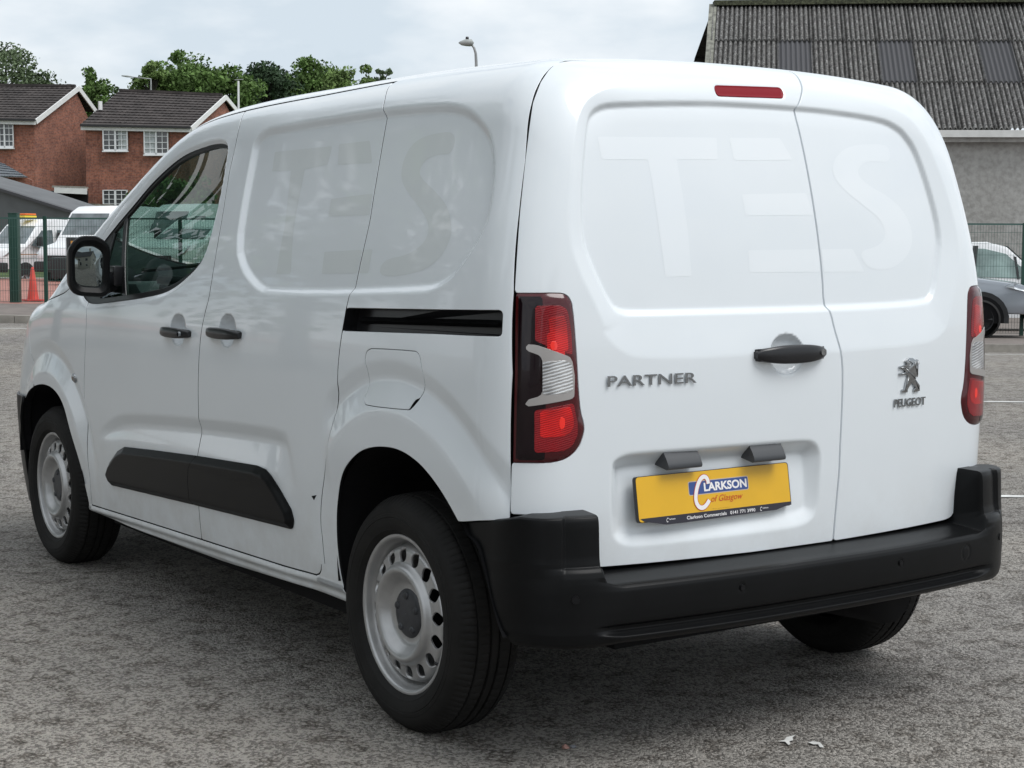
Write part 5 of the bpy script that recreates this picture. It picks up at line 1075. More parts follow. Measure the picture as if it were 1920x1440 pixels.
# ---------- number plate, its lamps and its print
pc0 = np.array([-.281, 0, .684]); yb = float(rear_pt(-.281, .63)[0][1]); yt = float(rear_pt(-.281, .735)[0][1])
pw, ph_ = .521, .113; tilt = .16
uxp = np.array([1., 0, 0]); uzp = np.array([0, math.sin(tilt), math.cos(tilt)]); npn = np.cross(uxp, uzp); npn = npn if npn[1] < 0 else -npn
pc0[1] = min(yb, yt)-.010+.0; 
def PL(u, v, o): return pc0+uxp*u+uzp*v+npn*o
rp = fillet([(-pw/2, -ph_/2), (pw/2, -ph_/2), (pw/2, ph_/2), (-pw/2, ph_/2)], .010)
npl = MB(); npl.prism([tuple(p) for p in rp*1.0], lambda u, v: PL(u*1.012, v*1.03, -.006), lambda u, v: PL(u*1.012, v*1.03, .004)); npo = vp(npl.build('number_plate', satin_black, bevel=.0008), dl)
def plate_flat(name, poly, o, m, th=.0006, mt=None):
    q = MB(); q.prism([tuple(p) for p in poly], lambda u, v: PL(u, v, o), lambda u, v: PL(u, v, o+th)); return vp(q.build(name, m), npo)
plate_flat('yellow_face', rp, .004, plate_yellow)
strip = [(-.245, -.0555), (-.215, -.061), (-.175, -.069), (-.12, -.0695), (.17, -.0655), (.205, -.0655), (.235, -.059), (.262, -.056), (.2605, -.0475), (-.257, -.0475)]
plate_flat('black_strip', strip, .0047, mat('strip_black', (.02, .018, .028), .4))
def flat_text(name, s, u, v, w, h, o, m, shear=0, offset=.0, rot=0.0):
    V, Fc = text_mesh(s, .1, 0, offset, 0, shear); V = fit(V, w, h); c, s_ = math.cos(rot), math.sin(rot)
    return vp(mesh(name, [PL(u+a*c-b*s_, v+a*s_+b*c, o) for a, b, _ in V], Fc, m), npo)
flat_text('strip_lettering', 'Clarkson Commercials   0141 771 3990', .012, -.0582, .236, .0088, .0056, logo_white, 0, .0012)
for u in (-.158, .163):
    flat_text('strip_logo', 'C', u-.012, -.0578, .007, .011, .0056, logo_white, .3, .001); flat_text('strip_logo', 'larkson', u+.004, -.0562, .020, .004, .0056, logo_white, 0, .0008)
def rot2(P_, a): c, s_ = math.cos(a), math.sin(a); return [(x*c-y*s_, x*s_+y*c) for x, y in P_]
lg = lambda pts, du=0, dv=0: [(x+du, y+dv) for x, y in pts]
box_ = lambda x0, x1, y0, y1, r: [tuple(p) for p in fillet([(x0, y0), (x1, y0), (x1, y1), (x0, y1)], r)]
plate_flat('logo_border', box_(-.092, .115, -.0035, .033, .006), .0046, mat('logo_border_grey', (.55, .45, .35), .4), .0002)
plate_flat('logo_panel', box_(-.090, .113, -.0015, .031, .005), .0048, logo_blue, .0002)
flat_text('logo_lettering', 'LARKSON', .034, .0148, .148, .0225, .0055, logo_white, 0, .0035)
cpts = [(-.0245, .0225), (-.0255, .034), (-.032, .0415), (-.042, .042), (-.053, .034), (-.063, .018), (-.070, -.002), (-.0715, -.018), (-.067, -.030), (-.057, -.0375), (-.045, -.0365), (-.034, -.029), (-.026, -.0195)]
cpts = smooth_open(cpts, 2)
def stroke(name, pts, w, o, m):
    P_ = np.array(pts); T = np.gradient(P_, axis=0); T /= np.linalg.norm(T, axis=1)[:, None]; Nn = np.stack([-T[:, 1], T[:, 0]], 1); n = len(P_)
    V = [PL(*(p+q*w/2), o) for p, q in zip(P_, Nn)]+[PL(*(p-q*w/2), o) for p, q in zip(P_, Nn)]
    return vp(mesh(name, V, [(i, i+1, n+i+1, n+i) for i in range(n-1)], m), npo)
stroke('logo_letter_outline', cpts, .0145, .0058, logo_red); stroke('logo_letter', cpts, .0112, .0062, logo_white)
flat_text('logo_script', 'of Glasgow', .036, -.0195, .110, .0215, .0055, logo_red, .35, .0, .0)
flat_text('plate_small_print', 'Clarkson Commercials Glasgow', .012, -.0435, .062, .0014, .0055, satin_black)
for q in ('pod1', 'pod2'):
    a = np.array(RR[q]); x0, x1, z0, z1 = a[:, 0].min(), a[:, 0].max(), a[:, 1].min(), a[:, 1].max(); w_ = x1-x0-.01
    yb_ = float(rear_pt((x0+x1)/2, .79)[0][1])
    x0 += .012
    sec = [(yb_+.03, .796), (yb_-.000, .802), (yb_-.008, .798), (yb_-.019, .783), (yb_-.026, .771), (yb_-.029, .763), (yb_-.027, .757), (yb_-.020, .755), (yb_+.03, .765)]
    m = MB(); m.prism(sec, lambda y_, z_: (x0, y_, z_), lambda y_, z_: (x0+.112, y_, z_)); vp(m.build('plate_lamp', mat('plate_lamp_plastic', (.045, .048, .053), .45), auto=50), dl)

# ---------- rear bumper: profile swept round the plan
def FB(x, y):
    a = np.abs(x)-(.889-.004*np.clip((y-.2)/.3, 0, 1)); b = (.004+.050*(np.abs(x)/.75)**2.4)-y
    return smax(a, b, .18)
def march2(ox, oy, dx, dy, L):
    lo = np.zeros_like(ox); hi = np.full_like(ox, L)
    for _ in range(22):
        m = .5*(lo+hi); o = FB(ox+dx*m, oy+dy*m) > 0; hi = np.where(o, m, hi); lo = np.where(o, lo, m)
    t = .5*(lo+hi); return ox+dx*t, oy+dy*t
a_, y0_, ssd, crn = .66, .30, .14, .26; cl_ = crn*math.pi/2; tot = 2*(ssd+cl_)+2*a_
s = np.linspace(0, tot, 560); ox = np.zeros_like(s); oy = ox.copy(); dx = ox.copy(); dy = ox.copy()
m = s < ssd; ox[m] = -a_; oy[m] = y0_+(ssd-s[m]); dx[m] = -1
m = (s >= ssd) & (s < ssd+cl_); th = (s[m]-ssd)/crn; ox[m] = -a_; oy[m] = y0_; dx[m] = -np.cos(th); dy[m] = -np.sin(th)
m = (s >= ssd+cl_) & (s < ssd+cl_+2*a_); ox[m] = -a_+(s[m]-ssd-cl_); oy[m] = y0_; dy[m] = -1
m = (s >= ssd+cl_+2*a_) & (s < ssd+2*cl_+2*a_); th = (s[m]-ssd-cl_-2*a_)/crn; ox[m] = a_; oy[m] = y0_; dx[m] = np.sin(th); dy[m] = -np.cos(th)
m = s >= ssd+2*cl_+2*a_; ox[m] = a_; oy[m] = y0_+(s[m]-ssd-2*cl_-2*a_); dx[m] = 1
bx, by = march2(ox, oy, dx, dy, 1.0)
# profiles as (inward, z); same number of stations
cen = [(.10, .352), (.03, .349), (.010, .352), (.001, .358), (-.005, .366), (-.005, .371), (.010, .376), (.019, .383), (.018, .394), (.003, .400), (.000, .410), (-.002, .435), (-.002, .462), (-.001, .482), (.002, .490), (.008, .4955), (.020, .4985), (.045, .501), (.09, .507), (.125, .511), (.19, .513)]
cor = [(.10, .352), (.03, .343), (.012, .347), (.004, .358), (.001, .372), (.0, .378), (-.001, .383), (-.001, .388), (-.001, .396), (-.001, .401), (-.001, .410), (-.002, .435), (-.002, .462), (-.002, .485), (-.001, .505), (.001, .520), (.005, .533), (.011, .541), (.018, .545), (.019, .551), (.020, .556)]
side = [(.10, .352), (.03, .345), (.012, .349), (.004, .358), (.001, .372), (.0, .378), (-.001, .383), (-.001, .388), (-.001, .396), (-.001, .401), (-.001, .410), (-.002, .435), (-.002, .462), (-.002, .485), (-.001, .505), (.000, .520), (.000, .530), (.000, .538), (.000, .545), (.000, .551), (.000, .556)]
ear_c = [(.022, .565), (.024, .60), (.026, .64), (.028, .655), (.032, .664), (.042, .668), (.09, .670), (.15, .671)]
ear_s = [(.001, .565), (.002, .60), (.003, .64), (.004, .655), (.005, .662), (.010, .666), (.05, .668), (.10, .668)]
ear_0 = [(.19, .514)]*8
dense = lambda tab, n: (lambda q: np.stack([np.interp(np.linspace(0, len(q)-1, n), np.arange(len(q)), q[:, 0]), np.interp(np.linspace(0, len(q)-1, n), np.arange(len(q)), q[:, 1])], 1))(np.array(tab))
cenA, corA, sidA = (np.vstack([dense(t, 84), dense(e, 30)]) for t, e in ((cen, ear_0), (cor, ear_c), (side, ear_s)))
ax = np.abs(bx); wc = sstep((ax-.684)/.022)[:, None]               # ear starts at |x| about .70
wlow = sstep((ax-.640)/.10)[:, None]                                # lower profile changes more slowly
wsd = sstep((by-.045)/.075)[:, None]*(ax[:, None] > .8)              # side section
K1 = 84; isear = np.arange(114) >= 62
prD = np.where(isear[None], cenA[None, :, 0]*(1-wc)+corA[None, :, 0]*wc, cenA[None, :, 0]*(1-wlow)+corA[None, :, 0]*wlow)
prZ = np.where(isear[None], cenA[None, :, 1]*(1-wc)+corA[None, :, 1]*wc, cenA[None, :, 1]*(1-wlow)+corA[None, :, 1]*wlow)
prD = prD*(1-wsd)+sidA[None, :, 0]*wsd; prZ = prZ*(1-wsd)+sidA[None, :, 1]*wsd
# side upper edge falls towards the arch
drop = np.where(ax > .8, np.interp(by, [.17, .233, .306, .40], [0, .013, .024, .040]), 0)[:, None]; prZ -= drop*np.clip((prZ-.5)/.16, 0, 1)
# bottom rises a little towards the arch handled by the arch cut; sensors and tow cover dimples
arcx = bx[:, None]; D_ = prD.copy()
for cx_, cz_, r_ in ((-.292, .455, .0085), (.292, .455, .0085), (.590, .449, .019)):
    rr_ = np.hypot(arcx-cx_, (prZ-cz_)*(1.0 if r_ < .01 else .9)); D_ += .0022*np.exp(-((rr_-r_)/.0022)**2)
tx, ty = np.gradient(bx), np.gradient(by); tl = np.hypot(tx, ty); nx, ny = ty/tl, -tx/tl
sgn = np.sign(nx*dx+ny*dy); nx *= sgn; ny *= sgn
Pb = np.stack([bx[:, None]-nx[:, None]*D_, by[:, None]-ny[:, None]*D_, prZ], -1)
ob = np.broadcast_to(np.stack([nx, ny, 0*nx], -1)[:, None], Pb.shape)
du = np.gradient(Pb, axis=0); dv = np.gradient(Pb, axis=1); Nb = np.cross(du, dv); Nb /= np.linalg.norm(Nb, axis=2)[..., None]+1e-9
if (Nb[280, 40]*ob[280, 40]).sum() < 0: Nb = -Nb
arb = sdf(Pb[..., 1], Pb[..., 2], ARCH_R, .2)
pb = np.maximum(-arb+.002, -1.0); 
seam_y = np.interp(Pb[..., 2], [.30, .36, .378, .427, .497, .553, .58, .60], [.0, .02, .034, .078, .083, .078, .05, .0]); 
sd_line = np.where((np.abs(Pb[..., 0]) > .8) & (Pb[..., 2] < .583), np.abs(Pb[..., 1]-seam_y), 1)
Pb = Pb-Nb*(.0028*np.exp(-(sd_line/.0026)**2))[..., None]
bumper = panel('rear_bumper', Pb, Nb, pb, black_plastic, skirt=.02)
for cx_, r_, cz_ in ((-.292, .0072, .455), (.292, .0072, .455), (-.775, .0105, .471), (.775, .0105, .471)):
    fx = np.argmin(np.abs(bx-cx_)); base = np.array([bx[fx], by[fx], cz_]); n_ = np.array([nx[fx], ny[fx], 0]); m = MB()
    m.tube([base+n_*-.004, base+n_*.0044, base+n_*.0048, base+n_*.0034, base+n_*.0034], [r_, r_, r_*.86, r_*.78, r_*.3], 20); so = vp(m.build('parking_sensor', mat('sensor_black', (.008, .008, .009), .35, spec=.2), auto=40), bumper)
# ---------- wheels
def wheel(yc, sx, xc=.784, detail=True, ang=0.0):
    root = vp(empty('wheel'))
    root.location = (sx*xc, yc, .320); C_ = (0, 0, 0); n = 420 if detail else 96
    side_p = [(.205, .060), (.212, .074), (.219, .086), (.226, .094), (.229, .0965), (.2305, .0985), (.233, .0985), (.236, .100), (.250, .1035), (.262, .1045), (.2635, .1030), (.266, .1045), (.274, .1035), (.2755, .1022), (.280, .1020), (.292, .098), (.300, .092), (.307, .085), (.313, .077), (.3195, .068), (.3225, .062)]
    tread = [(.3230, .0585), (.3232, .055), (.3175, .0540), (.3170, .0500), (.3236, .0485), (.3258, .030), (.3262, .018), (.3190, .0170), (.3188, .0095), (.3262, .0085), (.3264, 0)]
    pr = side_p+tread; pr = pr+[(r, -h) for r, h in pr[::-1][1:]]
    V = []; Fc = []
    for r, h in pr:
        for j in range(n):
            a = 2*math.pi*j/n; rr_ = r
            if detail and .300 < r < .3234 and .05 < abs(h) < .0925 and (j % 4 == 0): rr_ = r-.0028
            if detail and .3255 < r < .3263 and .017 < abs(h) < .031 and (j % 5 == 0): rr_ = r-.0025
            z = rr_*math.sin(a)
            flat = -.3195
            if z < flat: z = flat+(z-flat)*.05
            V.append((sx*h, rr_*math.cos(a), z))
    for i in range(len(pr)-1):
        for j in range(n):
            k = (j+1) % n; Fc.append((i*n+j, i*n+k, (i+1)*n+k, (i+1)*n+j))
    m = MB(); m.add(V, Fc); t = m.build('tyre', rubber, auto=28); t.parent = root
    # rim: flange and barrel
    m = MB(); m.lathe([(.204, .060), (.2115, .076), (.2165, .0835), (.2190, .0845), (.2195, .082), (.2190, .0815), (.2170, .0855), (.2120, .0865), (.2070, .0840), (.2045, .078), (.2030, .068), (.1990, .060), (.1960, .056), (.1950, .048), (.1900, .040), (.1870, .034), (.1850, .020), (.1820, -.01), (.1820, -.09)], 96, 'x')
    rim = m.build('rim', steel_rim, auto=50); rim.parent = root
    # disc with ventilation holes, clipped on a polar grid
    pr = [(.190, .040), (.187, .050), (.183, .062), (.178, .070), (.170, .0735), (.150, .0750), (.141, .0765), (.136, .083), (.130, .094), (.121, .098), (.111, .093), (.098, .078), (.086, .0665), (.075, .0635), (.060, .064), (.030, .064), (.004, .064)]
    q = np.array(smooth_open(pr, 1)); tt = np.linspace(0, len(q)-1, 110); al = np.concatenate([[0], np.cumsum(np.hypot(*np.diff(q, axis=0).T))]); tt = np.linspace(0, al[-1], 110); rr2 = np.interp(tt, al, q[:, 0]); hh2 = np.interp(tt, al, q[:, 1])
    na = 642 if detail else 200; aa = np.linspace(0, 2*math.pi*(1+1/(na-2)), na); A, I = np.meshgrid(aa, np.arange(110), indexing='ij'); Rr = rr2[I]; Hh = hh2[I]
    Pp = np.stack([sx*Hh, Rr*np.cos(A), Rr*np.sin(A)], -1); on_ = np.zeros_like(Pp); on_[..., 0] = sx; Nn = grid_normals(Pp, on_)
    nh = 16; da = (A+ang+math.pi/nh) % (2*math.pi/nh)-math.pi/nh; phi = -(np.hypot(da*Rr/.0195, (Rr-.1610)/.0205)-1)*.019
    d = grid_clip('wheel_disc', Pp, Nn, phi, steel_rim, None, skirt=.006, rnd=.0012); d.parent = root
    m = MB(); m.lathe([(.001, .074), (.03, .074), (.054, .072), (.064, .068), (.070, .061), (.071, .05)], 48, 'x'); cp = m.build('hub_cap', rim_cap, auto=50); cp.parent = root
    m = MB()
    for kk in range(5):
        a = 2*math.pi*kk/5+.3; m.lathe([(.001, .0765), (.008, .0765), (.0105, .074), (.0105, .06)], 12, 'x', (0, .050*math.cos(a), .050*math.sin(a)))
    b_ = m.build('wheel_bolts', rim_cap, auto=50); b_.parent = root; b_['kind'] = 'stuff'
    m = MB(); m.lathe([(.001, -.03), (.13, -.03), (.13, -.045)], 40, 'x'); b_ = m.build('brake_disc', matt_black); b_.parent = root
    for o in root.children:
        if sx > 0 and o.name.startswith('___'): pass
    m = MB(); m.tube([(sx*.075, .196*math.cos(3.7), .196*math.sin(3.7)), (sx*.082, .188*math.cos(3.7), .188*math.sin(3.7))], .004, 8); b_ = m.build('valve', satin_black); b_.parent = root
    if sx < 0 and yc < 1:   # balance weight clipped to the flange
        m = MB()
        for i in range(3):
            a = math.pi-.02+i*.055; m.box((sx*.0895, .2155*math.cos(a), .2155*math.sin(a)), (.008, .009, .011))
        b_ = m.build('balance_weights', mat('lead_grey', (.32, .32, .31), .5, metal=.3)); b_.parent = root
    return root
def fix_lathe_x(root, sx):
    if sx < 0:
        for o in root.children:
            if o.name.split('.')[0] in ('rim', 'hub_cap', 'wheel_bolts', 'brake_disc'): 
                me = o.data
                for v in me.vertices: v.co.x = -v.co.x
                bm = bmesh.new(); bm.from_mesh(me); bmesh.ops.recalc_face_normals(bm, faces=bm.faces); bm.to_mesh(me); bm.free()
for yc, sx, dt, an in ((.726, -1, True, .1), (3.511, -1, True, .55), (.726, 1, True, 0), (3.511, 1, False, 0)):
    w = wheel(yc, sx, .782, dt, an); fix_lathe_x(w, sx)
# wheel housings and underside
def housing(name, arch, sx, xin=.52):
    A_ = arch[(arch[:, 1] > .36)]; c = np.array([np.mean(A_[:, 0]), .4]); A2 = c+(A_-c)*1.012; n = len(A2)
    order = np.argsort(np.arctan2(A2[:, 1]-.1, A2[:, 0]-c[0])); A2 = A2[order]
    V = [(sx*.895, y, z) for y, z in A2]+[(sx*xin, y, z) for y, z in A2]; Fc = [(i, i+1, n+i+1, n+i) for i in range(n-1)]+[tuple(range(n, 2*n))]
    return vp(mesh(name, V, Fc, matt_black))
for sx in (-1, 1): housing('wheel_housing', ARCH_R, sx); housing('wheel_housing', ARCH_F, sx)
m = MB(); m.box((0, 2.15, .37), (1.10, 3.9, .16)); m.box((0, 2.05, .325), (1.60, 1.95, .19)); m.box((0, .27, .41), (1.3, .26, .10)); m.box((0, .726, .30), (1.40, .09, .09)); vp(m.build('underbody', matt_black))  # second box set low to block light and deepen the shade below
m = MB(); m.tube([(.35, .10, .36), (.35, .9, .33), (.35, 1.3, .36)], [.10, .11, .10], 12); vp(m.build('spare_wheel_cradle', matt_black, smooth=True))
# ---------- mirror
def rounded_shell(poly_fn, ys): pass
mir = MB(); cxm, czm = -1.002, 1.228; mw, mh = .150, .222
prof_m = [(-.070, .62), (-.066, .80), (-.052, .93), (-.02, 1.0), (.004, 1.0), (.010, .985)]
rc_ = fillet([(-mw/2, -mh/2*.92), (mw/2*.9, -mh/2), (mw/2, mh/2*.72), (mw/2*.35, mh/2), (-mw/2*.55, mh/2), (-mw/2, mh/2*.55)], [.055, .035, .06, .05, .06, .06])
yaw_m = R(-7); cmr, smr = math.cos(yaw_m), math.sin(yaw_m); MY = 2.70
def MP(u, d, v): return (cxm+u*cmr+d*smr, MY-d*cmr+u*smr*1.0, czm+v)   # d towards the rear
rings = [(-.075, .55), (-.070, .78), (-.05, .93), (-.01, 1.0), (.012, 1.005), (.018, .97), (.019, .86), (.013, .78), (.008, .70), (-.006, .67)]
n = len(rc_); V = []; Fc = []
for d, k_ in rings: V += [MP(u*k_, d, v*k_) for u, v in rc_]
for i in range(len(rings)-1): Fc += [(i*n+j, i*n+(j+1) % n, (i+1)*n+(j+1) % n, (i+1)*n+j) for j in range(n)]
Fc.append(tuple(range(n))); mir.add(V, Fc)
mo = vp(mir.build('door_mirror', black_plastic, auto=35), fdL)
mg = MB(); 
gx_ = np.linspace(-.5, .5, 9); Gv = [MP(0, 0, 0)]
def mgp(u, v, k_):   # convex glass turned a little outwards
    return MP(u*.69*k_, -.008+.10*(u*.69*k_)-.50*((u*k_)**2+(v*k_)**2)+.004, v*.69*k_)
Gv = [mgp(0, 0, 0)]+[mgp(u, v, k_) for k_ in (.25, .5, .75, 1.0) for u, v in rc_]
Gf = [(0, 1+j, 1+(j+1) % n) for j in range(n)]+[(1+i*n+j, 1+i*n+(j+1) % n, 1+(i+1)*n+(j+1) % n, 1+(i+1)*n+j) for i in range(3) for j in range(n)]
mg.add(Gv, Gf); mgo = vp(mg.build('mirror_glass', mirror_glass, smooth=True), mo)
ma = MB(); ma.tube([(cxm+.055, MY+.045, czm-.045), (cxm+.095, MY+.06, czm-.055), (cxm+.14, MY+.12, czm-.065), (-.845, 2.90, czm-.075)], [.034, .036, .034, .045], 12); vp(ma.build('mirror_arm', satin_black, auto=50), mo)
mb = MB(); mb.box((cxm+.125, MY+.07, czm-.035), (.05, .09, .075)); vp(mb.build('mirror_base', satin_black, bevel=.012), mo)
# right mirror, seen only from other places
m2 = MB(); m2.add([(-x, y, z) for x, y, z in V], Fc); vp(m2.build('door_mirror', black_plastic, auto=35), fdR)
# ---------- side repeater, door chip
p_, n_ = surf_pt(3.137, .790, 0); m = MB(); m.tube([p_-n_*.002, p_+n_*.006, p_+n_*.012], [.019, .019, .010], 20); rp_ = vp(m.build('side_repeater', chrome, auto=50), feL)
m = MB(); m.tube([p_+n_*.010, p_+n_*.0135], [.011, .008], 16); vp(m.build('repeater_bulb', mat('amber_dark', (.10, .04, .02), .2, coat=1)), rp_)
m = MB(); c_ = np.array(S['chip']); m.add([surf_pt(c_[0][0], c_[0][1], .0004)[0], surf_pt(c_[2][0], c_[2][1], .0004)[0], surf_pt(c_[1][0], c_[1][1]+.003, .0004)[0], surf_pt(c_[1][0]+.008, c_[1][1]-.004, .0004)[0]], [(0, 1, 2), (1, 2, 3)]); vp(m.build('paint_chip', matt_black), sdL)
# roof aerial base and raised roof fittings seen over the edge
m = MB(); m.lathe([(.001, .03), (.03, .025), (.05, .008), (.055, -.01)], 24, 'z', (0, 1.9, 1.825)); vp(m.build('aerial_base', satin_black, smooth=True))
m = MB(); m.tube([(0, 1.9, 1.85), (0, 1.82, 2.0)], .004, 6); 
# ---------- cabin
m = MB(); V = []; 
def loft(mb, secs):
    n = len(secs[0]); V = [p for s_ in secs for p in s_]; Fc = []
    for i in range(len(secs)-1):
        for j in range(n): k = (j+1) % n; Fc.append((i*n+j, i*n+k, (i+1)*n+k, (i+1)*n+j))
    Fc += [tuple(range(n))[::-1], tuple((len(secs)-1)*n+j for j in range(n))]; return mb.add(V, Fc)
dash = lambda x, w=1: [(x, 3.45, .95), (x, 3.45, 1.10), (x, 3.05, 1.165), (x, 2.78, 1.165), (x, 2.72, 1.13), (x, 2.74, .98), (x, 2.85, .80)]
loft(m, [dash(-.80), dash(.80)]); vp(m.build('dashboard', cabin, bevel=.02))
m = MB(); m.tube([(-.70, 2.80, 1.172), (-.62, 2.745, 1.172), (-.50, 2.735, 1.172)], .02, 8); vp(m.build('air_vent', cabin_dark, smooth=True))
m = MB(); m.box((-.62, 2.735, 1.135), (.20, .02, .055)); vp(m.build('air_vent', cabin_dark, bevel=.008))
m = MB(); m.box((-.80, 2.45, .95), (.05, .95, .34)); m.box((.80, 2.45, .95), (.05, .95, .34)); vp(m.build('door_trim', cabin, bevel=.015))
m = MB()
for i in range(24):
    a0, a1 = 2*math.pi*i/24, 2*math.pi*(i+1)/24
    f = lambda a: (.38+.18*math.cos(a), 2.60+.05*math.sin(a), 1.12+.17*math.sin(a)); m.tube([f(a0), f(a1)], .014, 8, False)
m.tube([(.38, 2.60, 1.12), (.38, 2.80, 1.05)], .05, 10); m.box((.38, 2.6, 1.12), (.33, .02, .04)); vp(m.build('steering_wheel', cabin_dark, smooth=True))
for x, w_ in ((-.50, .50), (-.10, .30), (.42, .50)):
    sr = vp(empty('seat')); sr.location = (x, 2.10, .35)
    m = MB(); loft(m, [[(s_*w_/2, y, z) for y, z in ((-.25, .28), (.27, .32), (.30, .42), (.22, .46), (-.22, .42))] for s_ in (-1, 1)]); b_ = m.build('seat_cushion', seat_cloth, bevel=.03); b_.parent = sr
    m = MB(); loft(m, [[(s_*w_*.47, y, z) for y, z in ((-.20, .36), (-.12, .42), (-.24, .98), (-.30, 1.03), (-.36, .98), (-.30, .40))] for s_ in (-1, 1)]); b_ = m.build('backrest', seat_cloth, bevel=.035); b_.parent = sr
    m = MB(); loft(m, [[(s_*.12, y, z) for y, z in ((-.24, 1.07), (-.23, 1.20), (-.26, 1.235), (-.32, 1.22), (-.33, 1.08))] for s_ in (-1, 1)]); m.tube([(-.05, -.28, 1.08), (-.05, -.28, .98)], .008, 6); m.tube([(.05, -.28, 1.08), (.05, -.28, .98)], .008, 6); b_ = m.build('headrest', seat_cloth, bevel=.02); b_.parent = sr
m = MB(); m.box((0, 1.70, .75), (1.66, .03, .70)); m.box((0, 1.70, 1.385), (1.66, .03, .57), taper=1); m.v = [(x*(1 if z < 1.2 else .90), y, z) for x, y, z in m.v]; vp(m.build('bulkhead', cabin)); m = MB(); m.box((0, 2.5, .42), (1.6, 1.9, .05)); vp(m.build('cab_floor', cabin_dark))
m = MB(); m.box((0, 2.05, 1.735), (1.2, .7, .02)); vp(m.build('headlining', mat('headlining_cloth', (.35, .35, .33), .9)))
m = MB(); m.box((0, 2.62, 1.56), (.22, .03, .07)); m.tube([(0, 2.64, 1.58), (0, 2.60, 1.70)], .01, 6); vp(m.build('interior_mirror', satin_black, bevel=.008))
# wipers
m = MB(); m.tube([(-.55, 3.33, 1.20), (-.1, 3.25, 1.245), (.0, 3.25, 1.25)], .009, 6); m.tube([(.05, 3.36, 1.19), (.5, 3.25, 1.23)], .009, 6); vp(m.build('wiper_arms', satin_black))

# ---------- parked vehicles: one builder, a side outline swept across the width
pw_m = mat('parked_van_white', (.82, .83, .84), .3, coat=.6); bk_m = mat('parked_black_plastic', (.02, .021, .023), .6); tyre2 = mat('parked_tyre', (.015, .015, .015), .85); alloy = mat('wheel_silver', (.42, .43, .44), .35, metal=.6)
vglass = mat('parked_vehicle_glass', (.11, .135, .145), .05, spec=.9, noise=(1.8, .65)); head_m = mat('headlight_glass', (.55, .58, .60), .12, metal=.5, coat=1)
def sweep(name, outline, halfw, m, parent, zt=(1.0, 1.9), inset=.14, bev=.05, nose=None):
    """outline: closed (x, z) polygon seen from the side, front at -x; the upper part leans in"""
    q = MB(); n = len(outline); L_ = []
    def w(z, x): t = np.clip((z-zt[0])/(zt[1]-zt[0]), 0, 1); xx = abs(x-(min(a for a, b in outline)+max(a for a, b in outline))/2)/((max(a for a, b in outline)-min(a for a, b in outline))/2); return halfw-inset*t-.12*max(0, xx-.75)/.25*(.9)
    V = [(x, -w(z, x), z) for x, z in outline]+[(x, w(z, x), z) for x, z in outline]
    Fc = [(i, (i+1) % n, n+(i+1) % n, n+i) for i in range(n)]+[tuple(range(n))[::-1], tuple(range(n, 2*n))]
    q.add(V, Fc); o = q.build(name, m, parent, bevel=bev); return o, w
def side_piece(name, poly, w, m, parent, off=.006, sides=(-1, 1), th=.02):
    for s_ in sides:
        q = MB(); n = len(poly); q.add([(x, s_*(w(z, x)-th), z) for x, z in poly]+[(x, s_*(w(z, x)+off), z) for x, z in poly], [(i, (i+1) % n, n+(i+1) % n, n+i) for i in range(n)]+[tuple(range(n, 2*n)), tuple(range(n))[::-1]]); q.build(name, m, parent, bevel=0)
def front_piece(name, x0z0, x1z1, hw0, hw1, m, parent, off=.012):
    (xa, za), (xb, zb) = x0z0, x1z1; dx_, dz_ = xb-xa, zb-za; l_ = math.hypot(dx_, dz_); nx_, nz_ = -dz_/l_*off, dx_/l_*off
    if nx_ > 0: nx_, nz_ = -nx_, -nz_
    q = MB(); q.add([(xa-nx_, -hw0, za-nz_), (xa-nx_, hw0, za-nz_), (xb-nx_, hw1, zb-nz_), (xb-nx_, -hw1, zb-nz_), (xa+nx_, -hw0, za+nz_), (xa+nx_, hw0, za+nz_), (xb+nx_, hw1, zb+nz_), (xb+nx_, -hw1, zb+nz_)], [(3, 2, 1, 0), (4, 5, 6, 7), (0, 1, 5, 4), (1, 2, 6, 5), (2, 3, 7, 6), (3, 0, 4, 7)]); q.build(name, m, parent)
def car_wheel(parent, x, s_, w, r=.34, dark=False):
    q = MB(); q.lathe([(r*.62, .0), (r*.66, .10), (r*.9, .115), (r, .09), (r, -.09), (r*.9, -.115)], 40, 'y'); t = q.build('wheel', tyre2, parent, auto=40); t.location = (x, s_*(w-.10), r)
    q = MB()
    q.lathe([(.001, .06), (r*.16, .07), (r*.2, .03), (r*.58, .02), (r*.63, .085), (r*.66, .09), (r*.66, .06)], 32, 'y')
    for i in range(5):
        a = 2*math.pi*i/5; q.tube([(r*.12*math.cos(a), .055, r*.12*math.sin(a)), (r*.6*math.cos(a), .07, r*.6*math.sin(a))], r*.07, 6)
    if s_ < 0: q.v = [(x_, -y_, z_) for x_, y_, z_ in q.v]
    q.build('rim', bk_m if dark else alloy, t, auto=40)
